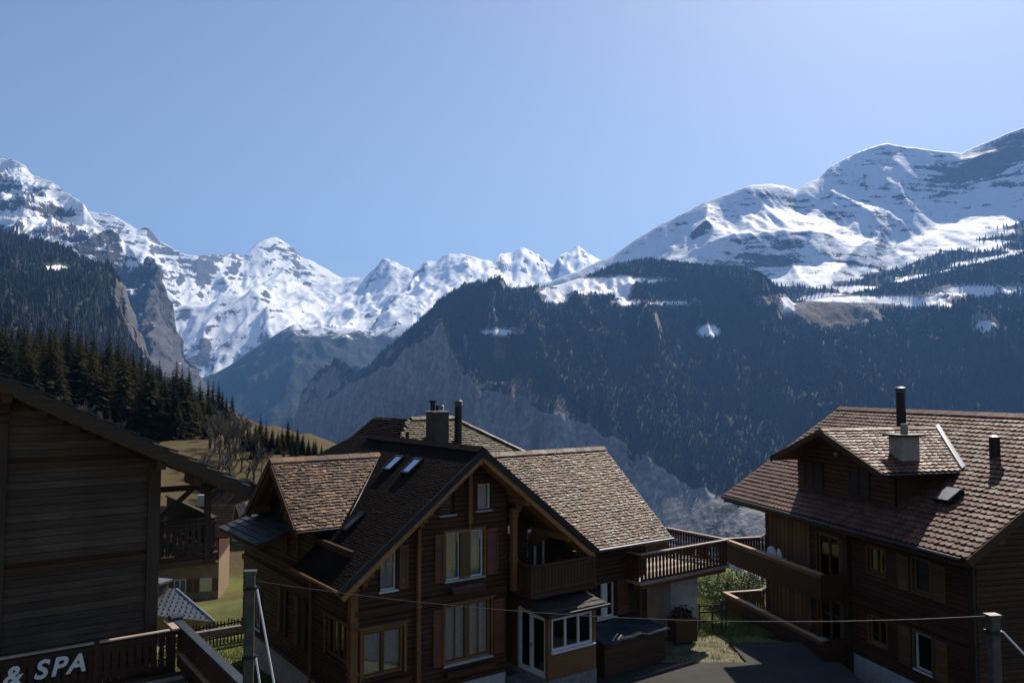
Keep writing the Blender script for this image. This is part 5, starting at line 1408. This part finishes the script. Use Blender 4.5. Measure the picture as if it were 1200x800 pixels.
# ---- covered wooden bin in front of the wing
def log_bin():
    o = empty('storage_bin', loc_of(CHALET, 11.0, -0.1, -10.5), math.radians(35.9), 'low wooden bin with a dark blue sagging cover beside the porch', 'bin')
    for z in range(6):
        MB().box(-1.55, 1.55, -0.74, -0.69, z * 0.19 + 0.02, z * 0.19 + 0.20).build('plank', M_BALC, o)
    for x in (-1.5, 0, 1.5): MB().box(x - 0.06, x + 0.06, -0.68, -0.58, 0, 1.16).build('post', M_BALC, o)
    MB().box(-1.55, -1.50, -0.68, 0.7, 0.02, 1.15).build('end_panel', M_BALC, o); MB().box(1.50, 1.55, -0.68, 0.7, 0.02, 1.15).build('end_panel', M_BALC, o)
    n, mm = 22, 14
    P_ = np.zeros((mm, n, 3))
    for i in range(mm):
        for j in range(n):
            x = -1.72 + 3.44 * j / (n - 1); y = -0.86 + 1.66 * i / (mm - 1)
            P_[i, j] = (x, y, 1.22 + 0.22 * (i / (mm - 1)) + 0.05 * math.sin(x * 3 + y * 2) * math.sin(y * 4 + 1) + 0.03 * math.sin(x * 7))
    c = grid_mesh('cover', P_, M_TARP); c.parent = o
    sd = c.modifiers.new('s', 'SOLIDIFY'); sd.thickness = 0.03
log_bin()

def leaf_blob(rx, ry, rz, n, size, seed, lean=0.0):
    """leaf-sized faces spread through the outer volume of an uneven crown"""
    rg = np.random.default_rng(seed); m = MB()
    for k in range(n):
        d = rg.normal(size=3); d /= np.linalg.norm(d)
        if d[2] < -0.5: d[2] *= -0.3
        r = (0.55 + 0.45 * rg.random() ** 0.5) * (1 + 0.28 * float(pn(d[0] * 2 + seed, d[1] * 2, d[2] * 2)) * 1.6)
        c = np.array([d[0] * rx, d[1] * ry, rz + d[2] * rz]) * np.array([r, r, 1]) ; c[2] = rz + d[2] * rz * r
        a = rg.normal(size=3); a /= np.linalg.norm(a); b = np.cross(a, rg.normal(size=3)); b /= np.linalg.norm(b)
        s = size * (0.6 + 0.8 * rg.random())
        m.face([c - a * s, c + b * s * 0.5, c + a * s, c - b * s * 0.5])
    return m
def leaf_mat(name, c1, c2):
    k = NT(name)
    geo = k.n('ShaderNodeNewGeometry')
    n = k.noise(k.coord('Object'), 1.2, 3)
    f = k.math('ADD', k.math('MULTIPLY', geo.outputs['Random Per Island'], 0.6), k.math('MULTIPLY', n, 0.4))
    c = k.mix(f, c1, c2)
    b = k.n('ShaderNodeBsdfPrincipled'); k.link(c, b.inputs['Base Color']); b.inputs['Roughness'].default_value = 0.6; b.inputs['Specular IOR Level'].default_value = 0.3
    t = k.n('ShaderNodeBsdfTranslucent'); k.link(c, t.inputs['Color'])
    mx = k.n('ShaderNodeMixShader'); mx.inputs[0].default_value = 0.3
    k.link(b.outputs[0], mx.inputs[1]); k.link(t.outputs[0], mx.inputs[2]); k.link(mx.outputs[0], k.out.inputs['Surface'])
    return k.m
M_LEAF = leaf_mat('evergreen_shrub_leaf', (0.035, 0.055, 0.020), (0.085, 0.115, 0.045))
M_BROWNLEAF = leaf_mat('dry_brown_leaf', (0.035, 0.022, 0.012), (0.075, 0.048, 0.024))
M_BARK = simple('grey_brown_bark', (0.055, 0.042, 0.032), (0.10, 0.08, 0.062), 0.9, 3, bump=0.6, bdist=0.03)

def planter():
    o = empty('planter', loc_of(CHALET, 15.0, 0.5, -10.5), math.radians(20), 'wooden planter with a dark bush by the white pier', 'planter')
    for k, (x0, x1, y0, y1) in enumerate(((-0.5, 0.5, -0.35, -0.31), (-0.5, 0.5, 0.31, 0.35), (-0.5, -0.46, -0.31, 0.31), (0.46, 0.5, -0.31, 0.31))):
        MB().box(x0, x1, y0, y1, 0, 0.85).build('panel', M_BALC, o)
    MB().box(-0.55, 0.55, -0.40, 0.40, 0.852, 0.90).build('rim', M_HONEYX, o)
    pl = leaf_blob(0.52, 0.36, 0.28, 420, 0.055, 8)
    pl.v = [(x, y, z + 0.80) for x, y, z in pl.v]
    pl.build('bush', M_BROWNLEAF, o)
planter()

def bush(x, y, rx, ry, h, seed, label, n=1500, mat=None):
    z = gz(x, y)
    o = empty('shrub', (x, y, z - 0.05), 0, label, 'shrub', 'shrubs below the terrace')
    m = MB()
    rg = random.Random(seed)
    for k in range(6):
        a = rg.uniform(0, 6.28); m.tube([(0, 0, 0), (math.cos(a) * rx * 0.4, math.sin(a) * ry * 0.4, h * 0.45), (math.cos(a) * rx * 0.6, math.sin(a) * ry * 0.6, h * 0.8)], [0.04, 0.03, 0.01], 5)
    m.build('stem', M_BARK, o)
    leaf_blob(rx, ry, h / 2, n, 0.075, seed).build('crown', mat or M_LEAF, o)
    return o
bush(10.6, 43.2, 1.1, 1.0, 2.1, 1, 'evergreen shrub nearest the white pier below the terrace')
bush(12.4, 44.4, 1.3, 1.1, 2.6, 2, 'taller rounded evergreen shrub under the upper balcony')
bush(14.2, 45.8, 1.2, 1.1, 2.9, 3, 'evergreen shrub half hidden behind the balcony post')
bush(11.4, 46.0, 1.5, 1.2, 2.2, 7, 'evergreen shrub farthest back beyond the terrace')

# ---- small iron gate by the meadow
def gate():
    x, y = 8.75, 35.6
    o = empty('garden_gate', (x, y, gz(x, y)), math.radians(10), 'low dark rail gate at the edge of the bright meadow', 'gate')
    for px_ in (-0.62, 0.0, 0.42, 0.62): MB().box(px_ - 0.03, px_ + 0.03, -0.03, 0.03, -0.1, 1.15 if px_ != 0 else 1.0).build('upright', M_LOGV, o)
    for z in (0.35, 0.75, 1.02): MB().box(-0.66, 0.66, -0.055, -0.032, z, z + 0.07).build('rail', M_LOG, o)
gate()

# ---- picket fence behind the lawn on the left
def picket_fence():
    a, b = Vector((-14.7, 34.2)), Vector((-10.6, 37.2))
    o = empty('picket_fence', (a.x, a.y, gz(a.x, a.y)), 0, 'dark wooden picket fence behind the small lawn', 'fence')
    n = 34; d = (b - a); ang = math.atan2(d.y, d.x); d = d / n
    me = MB().hexa([(-0.03, -0.012, 0), (0.03, -0.012, 0), (0.03, 0.012, 0), (-0.03, 0.012, 0)], [(-0.03, -0.012, 1.0), (0.03, -0.012, 1.0), (0.03, 0.012, 1.0), (-0.03, 0.012, 1.0)]).mesh('picket', M_LOGV)
    for k in range(n):
        p = a + d * (k + 0.5); q = bpy.data.objects.new('picket', me); COL.objects.link(q); q.parent = o
        q.location = (p.x - a.x, p.y - a.y, gz(p.x, p.y) - gz(a.x, a.y)); q.rotation_euler = (0, random.uniform(-.03, .03), ang); q.scale = (1, 1, random.uniform(0.95, 1.06))
    dz = gz(b.x, b.y) - gz(a.x, a.y)
    nn = Vector((math.sin(ang), -math.cos(ang), 0)) * -0.035
    for z in (0.25, 0.78):
        MB().beam(Vector((0, 0, z)) + nn, Vector((b.x - a.x, b.y - a.y, dz + z)) + nn, 0.04, 0.07).build('rail', M_LOG, o)
    return o
picket_fence()
def kerb():
    o = MB().beam((-14.6, 33.7, -10.55), (-10.4, 36.6, -10.55), 0.25, 0.3).build('lawn_kerb', M_STONE)
    tag(o, 'pale stone edging between the lawn and the picket fence', 'kerb')
kerb()
def stacked_slabs():
    o = empty('slab_stack', (-11.35, 30.9, gz(-11.35, 30.9)), 0.5, 'small stack of pale slabs on the lawn beside the walkway', 'slabs')
    for k in range(3): MB().box(-0.45 + 0.04 * k, 0.45 - 0.03 * k, -0.3, 0.3 - 0.05 * k, k * 0.14, k * 0.14 + 0.12).build('slab', M_CAP, o, bevel=0.01)
stacked_slabs()

# ---- grass on the lawn and the meadow beyond the gate
def grass_patch(name, x0, x1, y0, y1, n, h, seed, label, cond=None):
    rg = np.random.default_rng(seed); m = MB()
    xs, ys = rg.uniform(x0, x1, n), rg.uniform(y0, y1, n); zs = ground_z(xs, ys)
    for x, y, z in zip(xs, ys, zs):
        if cond and not cond(x, y): continue
        a = rg.uniform(0, 6.28); w_ = rg.uniform(0.012, 0.03); hh = h * rg.uniform(0.5, 1.3); l_ = rg.uniform(-0.06, 0.06, 2)
        m.face([(x - math.cos(a) * w_, y - math.sin(a) * w_, z - 0.01), (x + math.cos(a) * w_, y + math.sin(a) * w_, z - 0.01), (x + l_[0], y + l_[1], z + hh)])
    me = bpy.data.meshes.new(name); me.from_pydata(m.v, [], m.f); me.materials.append(M_GRASS)
    o = bpy.data.objects.new(name, me); COL.objects.link(o)
    return tag(o, label, 'grass', None, 'stuff')
M_GRASS = leaf_mat('grass_blade', (0.060, 0.085, 0.018), (0.13, 0.15, 0.04))
grass_patch('grass', -14.2, -8.0, 29.0, 36.5, 9000, 0.10, 1, 'short green lawn grass left of the dark chalet')
grass_patch('grass', 5.4, 9.2, 31.0, 34.8, 2600, 0.12, 3, 'dry grass tufts along the gravel path')
grass_patch('grass', 7.6, 13.5, 34.5, 44.0, 12000, 0.13, 2, 'meadow grass beyond the gate between the houses')

# ---- village houses down the slope on the left
def small_house(x, y, rzd, w_, d_, h_, base, roofh, ov, label, wallmat, upmat, roofmat, nwin=2, split=0.45, balcony=True, ridge='x', th=0.14, row=0.4):
    """gabled house; ridge runs along local x or y"""
    o = empty('village_house', (x, y, base), math.radians(rzd), label, 'house', 'village houses on the slope')
    zs = h_ * split
    MB().box(-w_/2, w_/2, -d_/2, d_/2, -2.5, zs).build('lower_wall', wallmat, o)
    MB().box(-w_/2 + 0.004, w_/2 - 0.004, -d_/2 + 0.004, d_/2 - 0.004, zs + 0.003, h_).build('upper_wall', upmat, o)
    if ridge == 'x':
        for sg in (-1, 1):
            pts = [(sg * -(w_/2 + ov), sg * (d_/2 + ov), h_ - ov * roofh / (d_/2)), (sg * (w_/2 + ov), sg * (d_/2 + ov), h_ - ov * roofh / (d_/2)), (sg * (w_/2 + ov), 0, h_ + roofh), (sg * -(w_/2 + ov), 0, h_ + roofh)]
            pts = [pts[1], pts[0], pts[3], pts[2]] if True else pts
            roof_plane(o, pts, th, M_LOG, roofmat, row, row, 70, (0, 1))
        for sx in (-1, 1): MB().prism([(sx * w_/2 - sx * 0.01, -d_/2, h_), (sx * w_/2 - sx * 0.01, d_/2, h_), (sx * w_/2 - sx * 0.01, 0, h_ + roofh)], (-sx * 0.1, 0, 0)).build('gable', upmat, o)
    else:
        for sg in (-1, 1):
            pts = [(sg * (w_/2 + ov), sg * (d_/2 + ov), h_ - ov * roofh / (w_/2)), (sg * (w_/2 + ov), -sg * (d_/2 + ov), h_ - ov * roofh / (w_/2)), (0, -sg * (d_/2 + ov), h_ + roofh), (0, sg * (d_/2 + ov), h_ + roofh)]
            roof_plane(o, pts, th, M_LOG, roofmat, row, row, 71, (0, 1))
        for sy in (-1, 1): MB().prism([(-w_/2, sy * d_/2 - sy * 0.01, h_), (w_/2, sy * d_/2 - sy * 0.01, h_), (0, sy * d_/2 - sy * 0.01, h_ + roofh)], (0, -sy * 0.1, 0)).build('gable', upmat, o)
    F = Face('u', -d_/2, -1)
    for zz0 in (0.9, zs + 0.6):
        if zz0 + 1.2 > h_: continue
        for k in range(nwin):
            cx = -w_/2 + w_ * (k + 0.5) / nwin
            wdw = MB(); F.box(wdw, cx - 0.5, cx + 0.5, 0.0, 0.05, zz0, zz0 + 1.15)
            wo = wdw.build('window', M_WHITE, o)
            for q in (-0.24, 0.24):
                g = MB(); F.box(g, cx + q - 0.19, cx + q + 0.19, 0.05, 0.06, zz0 + 0.08, zz0 + 1.07); g.build('pane', M_SKYGLASS, wo)
            for q in (-0.78, 0.78):
                s_ = MB(); F.box(s_, cx + q - 0.22, cx + q + 0.22, 0.0, 0.04, zz0, zz0 + 1.15); s_.build('shutter', M_OCHRE, o)
    if balcony:
        b = MB(); F.box(b, -w_/2, w_/2, 0.0, 1.0, zs - 0.1, zs); bo = b.build('balcony', M_LOG, o)
        for k in range(int(w_ / 0.3)):
            q = MB(); F.box(q, -w_/2 + k * 0.3 + 0.03, -w_/2 + k * 0.3 + 0.25, 0.95, 0.99, zs, zs + 0.9); q.build('board', M_BALC, bo)
        q = MB(); F.box(q, -w_/2, w_/2, 0.92, 1.03, zs + 0.92, zs + 0.98); q.build('rail', M_CAP, bo)
    c = MB().box(w_ * 0.12, w_ * 0.12 + 0.7, -0.3, 0.3, h_ + roofh * 0.4, h_ + roofh + 0.9).build('chimney', M_CONC, o)
    return o
small_house(-29.9, 75.0, 12, 6.4, 7.0, 6.2, -19.0, 1.8, 0.9, 'ochre plastered house with a dark timber upper floor and balcony behind the left timber building', M_STUCCO2, M_LOG, M_SHING_D, 3, 0.58)
small_house(-38.0, 104.0, -22, 8.5, 8.0, 6.0, -20.0, 2.2, 1.0, 'brown chalet with a dark roof behind the ochre house', M_STUCCO, M_LOG, M_SHING_D, 2, 0.4, True, 'x')
small_house(-31.0, 95.0, 25, 6.0, 6.0, 5.2, -21.0, 1.8, 0.8, 'small timber chalet with pale rails beside the big chalet eave', M_STUCCO2, M_HONEYX, M_SLATE, 2, 0.45, True, 'y')
small_house(-82.5, 218.0, 15, 3.2, 3.0, 2.4, gz(-82.5, 218) - 0.1, 1.0, 0.4, 'tiny pinkish hut on the meadow just above the left roof edge', M_STUCCO, M_STUCCO2, M_SHING, 1, 0.5, False)

def metal_shed():
    o = empty('metal_roof_shed', (-16.45, 45.25, -13.1), math.radians(-17.9), 'low shed with a pale studded metal hip roof below the left timber building', 'shed')
    MB().prism([(-1.2, 0.4, -3), (-8.6, 0.4, -3), (-8.6, 3.0, -3), (-4.8, 2.6, -3)], (0, 0, 2.9)).build('wall', M_STUCCO2, o)
    rf = MB().prism([(0, 0, 0), (-9, 0, 0), (-9, 2.42, 0.86), (-4.72, 2.42, 0.86)], (0, 0, 0.06)).build('roof', M_ZINC, o)
    MB().face([(0, 0, 0.03), (-4.72, 2.42, 0.89), (-4.3, 3.3, -1.0)]).face([(0, 0, 0.03), (-4.3, 3.3, -1.0), (0.1, 1.0, -1.5)]).build('roof', M_ZINC, o)
    MB().prism([(-4.3, 3.3, -1.0), (-4.72, 2.42, 0.86), (-9, 2.42, 0.86), (-9, 3.3, -1.0)], (0, 0, 0.06)).build('roof', M_ZINC, o)
    MB().beam((0, 0, 0.08), (-4.72, 2.42, 0.94), 0.10, 0.06).build('hip_cap', M_ZINC, o)
    sg = MB().box(-0.035, 0.035, -0.03, 0.03, 0, 0.09).mesh('snow_guard', M_METAL)
    for r in range(7):
        t = (r + 0.5) / 7
        for k in range(22):
            x = -0.35 - k * 0.38 + (0.19 if r % 2 else 0)
            if x > -4.72 * t - 0.15: continue
            q = bpy.data.objects.new('snow_guard', sg); COL.objects.link(q); q.parent = rf; q.location = (x, 2.42 * t, 0.86 * t + 0.05)
    c = MB().box(-6.3, -5.2, 1.5, 2.3, 0.2, 1.35).build('chimney', M_BRICKY, o)
    MB().box(-6.45, -5.0, 1.35, 2.45, 1.352, 1.48).build('chimney_cap', M_ZINC, c)
metal_shed()

# ================================================================== TREES ON THE LEFT SLOPE
M_NEEDLE = leaf_mat('spruce_needle', (0.010, 0.015, 0.006), (0.036, 0.036, 0.014))
for _n in M_NEEDLE.node_tree.nodes:
    if _n.type == 'MIX': pass
    if _n.type == 'BSDF_PRINCIPLED': _n.inputs['Specular IOR Level'].default_value = 0.05; _n.inputs['Roughness'].default_value = 0.95
def _vary_needles():
    t = M_NEEDLE.node_tree; oi = t.nodes.new('ShaderNodeObjectInfo')
    hv = t.nodes.new('ShaderNodeMix'); hv.data_type = 'RGBA'
    mp = t.nodes.new('ShaderNodeMapRange'); mp.inputs['From Min'].default_value = 0.3; mp.inputs['To Max'].default_value = 0.8
    t.links.new(oi.outputs['Random'], mp.inputs['Value']); t.links.new(mp.outputs[0], hv.inputs[0])
    src = [l.from_socket for l in t.links if l.to_node.type == 'BSDF_PRINCIPLED' and l.to_socket.name == 'Base Color'][0]
    t.links.new(src, hv.inputs[6]); hv.inputs[7].default_value = (0.060, 0.044, 0.018, 1)
    for nd in t.nodes:
        if nd.type == 'BSDF_PRINCIPLED': t.links.new(hv.outputs[2], nd.inputs['Base Color'])
        if nd.type == 'BSDF_TRANSLUCENT': t.links.new(hv.outputs[2], nd.inputs['Color'])
_vary_needles()
M_TWIG = simple('bare_twig', (0.085, 0.068, 0.052), (0.14, 0.115, 0.09), 0.9, 3, bump=0.3)

def spruce_meshes(seed, h=1.0):
    """unit-height spruce: tapered trunk, drooping branches in whorls carrying needle sprays"""
    rg = random.Random(seed)
    t = MB().tube([(0, 0, -0.03), (0, 0, 0.3), (0.004, 0, 0.7), (0, 0.002, 0.98)], [0.018, 0.013, 0.007, 0.001], 6)
    c = MB()
    levels = 38
    for i in range(levels):
        f = i / (levels - 1)
        z = 0.06 + 0.92 * f
        R = (0.185 * (1 - f) ** 0.68 + 0.006) * rg.uniform(0.78, 1.15)
        n = max(5, int(13 * (1 - f) + 5))
        a0 = rg.uniform(0, 6.28)
        for k in range(n):
            a = a0 + 6.283 * k / n + rg.uniform(-0.25, 0.25); r = R * rg.uniform(0.6, 1.15)
            dx, dy = math.cos(a), math.sin(a); sx, sy = -dy, dx
            droop = r * rg.uniform(0.25, 0.55)
            for q in range(3):
                r0 = r * (0.12 + 0.26 * q); r1 = r * (0.50 + 0.25 * q); w_ = r * rg.uniform(0.20, 0.36) * (1 - 0.2 * q)
                zz0 = z - droop * (r0 / r) ** 1.3; zz1 = z - droop * (r1 / r) ** 1.3 - rg.uniform(0, 0.006)
                tw = rg.uniform(-0.7, 0.7)
                c.face([(dx * r0, dy * r0, zz0), (dx * (r0 + r1) / 2 + sx * w_, dy * (r0 + r1) / 2 + sy * w_, (zz0 + zz1) / 2 - abs(tw) * w_ * 0.9), (dx * r1, dy * r1, zz1), (dx * (r0 + r1) / 2 - sx * w_, dy * (r0 + r1) / 2 - sy * w_, (zz0 + zz1) / 2 - w_ * 0.5 * abs(tw))])
    c.face([(-0.006, 0, 0.94), (0.006, 0, 0.94), (0, 0, 1.0)])
    return t.mesh('trunk', M_BARK), c.mesh('crown', M_NEEDLE)
SPRUCES = [spruce_meshes(s) for s in (1, 2, 3, 4, 5)]

def place_spruce(x, y, h, k, label, group, fat=1.0):
    tm, cm = SPRUCES[k % len(SPRUCES)]
    o = empty('spruce_tree', (x, y, gz(x, y) - 0.2), random.uniform(0, 6.28), label, 'tree', group)
    o.scale = (h * fat, h * fat, h)
    for nm, me in (('trunk', tm), ('crown', cm)):
        p = bpy.data.objects.new(nm, me); COL.objects.link(p); p.parent = o
    return o

def bare_meshes(seed):
    """unit-height leafless tree"""
    rg = random.Random(seed); m = MB(); tw = MB()
    def grow(p, d, L, r, depth):
        q = p + d * L
        mid = p + d * L * 0.5 + Vector((rg.uniform(-.05, .05), rg.uniform(-.05, .05), 0)) * L
        (m if depth < 2 else tw).tube([p, mid, q], [r, r * 0.85, r * 0.65], 5 if depth < 2 else 3, cap=False)
        if depth >= 4: return
        for k in range(4 if depth < 3 else 5):
            a = rg.uniform(0, 6.28); s = rg.uniform(0.35, 0.75)
            nd = (d + Vector((math.cos(a) * s, math.sin(a) * s, rg.uniform(-0.05, 0.35)))).normalized()
            grow(p + d * L * rg.uniform(0.45, 1.0), nd, L * rg.uniform(0.55, 0.75), r * 0.55, depth + 1)
    grow(Vector((0, 0, -0.02)), Vector((0, 0, 1)), 0.36, 0.022, 0)
    return m.mesh('trunk', M_BARK), tw.mesh('crown', M_TWIG)
BARES = [bare_meshes(s) for s in (3, 8, 14)]
def place_bare(x, y, h, k, label, group):
    tm, cm = BARES[k % 3]
    o = empty('bare_tree', (x, y, gz(x, y) - 0.1), random.uniform(0, 6.28), label, 'tree', group)
    o.scale = (h, h, h)
    for nm, me in (('trunk', tm), ('crown', cm)):
        p = bpy.data.objects.new(nm, me); COL.objects.link(p); p.parent = o

def plant_wood():
    rg = random.Random(77)
    spots = []
    # the dense spruce wood above the left building: bearing limits and distances in metres
    tries = 0
    while len(spots) < 258 and tries < 30000:
        tries += 1
        b = rg.uniform(-0.73, -0.372); y = rg.uniform(135, 270); x = b * y
        if b > -0.56: y = rg.uniform(152, 240); x = b * y
        d = (x - 9) * 0.909 + (y - 42) * 0.417
        if d > -8 - rg.uniform(0, 5): continue
        if b > -0.47 and y < 150 + rg.uniform(0, 8): continue
        if any((x - p[0]) ** 2 + (y - p[1]) ** 2 < 3.1 ** 2 for p in spots): continue
        spots.append((x, y, b))
    for i, (x, y, b) in enumerate(spots):
        top = float(np.interp(b, [-0.73, -0.64, -0.555, -0.50, -0.44, -0.40, -0.372], [372, 378, 368, 392, 415, 428, 462]))      # skyline of the wood
        hmax = (452 - top) / 940 * y - gz(x, y)
        h = hmax * rg.uniform(0.58, 1.05)
        if rg.random() < 0.13: h *= 0.55
        place_spruce(x, y, min(max(h, 6), 27), rg.randrange(5), 'dark spruce in the dense wood above the left timber building', 'spruces of the dense wood on the left', rg.uniform(1.0, 1.65))
    far = [(-0.355, 235, 9), (-0.348, 250, 9), (-0.365, 262, 12), (-0.372, 245, 13), (-0.36, 250, 10), (-0.378, 240, 14)]
    for i, (b, y, h) in enumerate(far):
        place_spruce(b * y, y, h, i, 'slender spruce at the right end of the wood, on the skyline', 'spruces at the end of the wood', 1.1)
    row = [(-0.312, 132, 6.3), (-0.305, 136, 4.6), (-0.318, 128, 5.0), (-0.325, 131, 4.2), (-0.298, 134, 3.8), (-0.285, 130, 4.4), (-0.278, 132, 5.3), (-0.272, 128, 4.0), (-0.266, 130, 4.4), (-0.259, 127, 3.7), (-0.252, 125, 3.2), (-0.246, 124, 3.2), (-0.29, 127, 3.6), (-0.236, 122, 2.8)]
    row += [(-0.335 + 0.0075 * k + rg.uniform(-.002, .002), rg.uniform(112, 128), rg.uniform(3.2, 5.6) * (1 - 0.03 * k)) for k in range(13)]
    for i, (b, y, h) in enumerate(row):
        place_spruce(b * y, y, h, i + 2, 'small spruce in the row on the slope above the side gable', 'small spruces above the side gable', 1.25)
    bare = [(-0.362, 112, 7.5), (-0.350, 108, 7), (-0.342, 118, 7.5), (-0.335, 112, 6.0), (-0.33, 125, 6), (-0.322, 120, 5), (-0.368, 122, 7), (-0.355, 128, 8), (-0.27, 110, 3.4), (-0.285, 112, 3.8), (-0.345, 124, 7), (-0.338, 130, 6), (-0.328, 106, 5.0), (-0.26, 108, 3.0), (-0.352, 118, 6.5), (-0.36, 104, 6), (-0.374, 130, 7), (-0.31, 112, 4), (-0.30, 116, 3.6)]
    bare += [(rg.uniform(-0.385, -0.315), rg.uniform(100, 150), rg.uniform(5, 8)) for k in range(14)]
    for i, (b, y, h) in enumerate(bare):
        place_bare(b * y, y, h, i, 'bare grey brown tree on the slope right of the spruces', 'bare trees on the slope')
    scrub = [(-0.50, 128, 7), (-0.53, 130, 8), (-0.52, 122, 6), (-0.56, 125, 8), (-0.485, 135, 6), (-0.54, 118, 7)]
    for i, (b, y, h) in enumerate(scrub):
        place_bare(b * y, y, h, i, 'bare tree standing in front of the dense spruce wood', 'bare trees before the wood')
plant_wood()
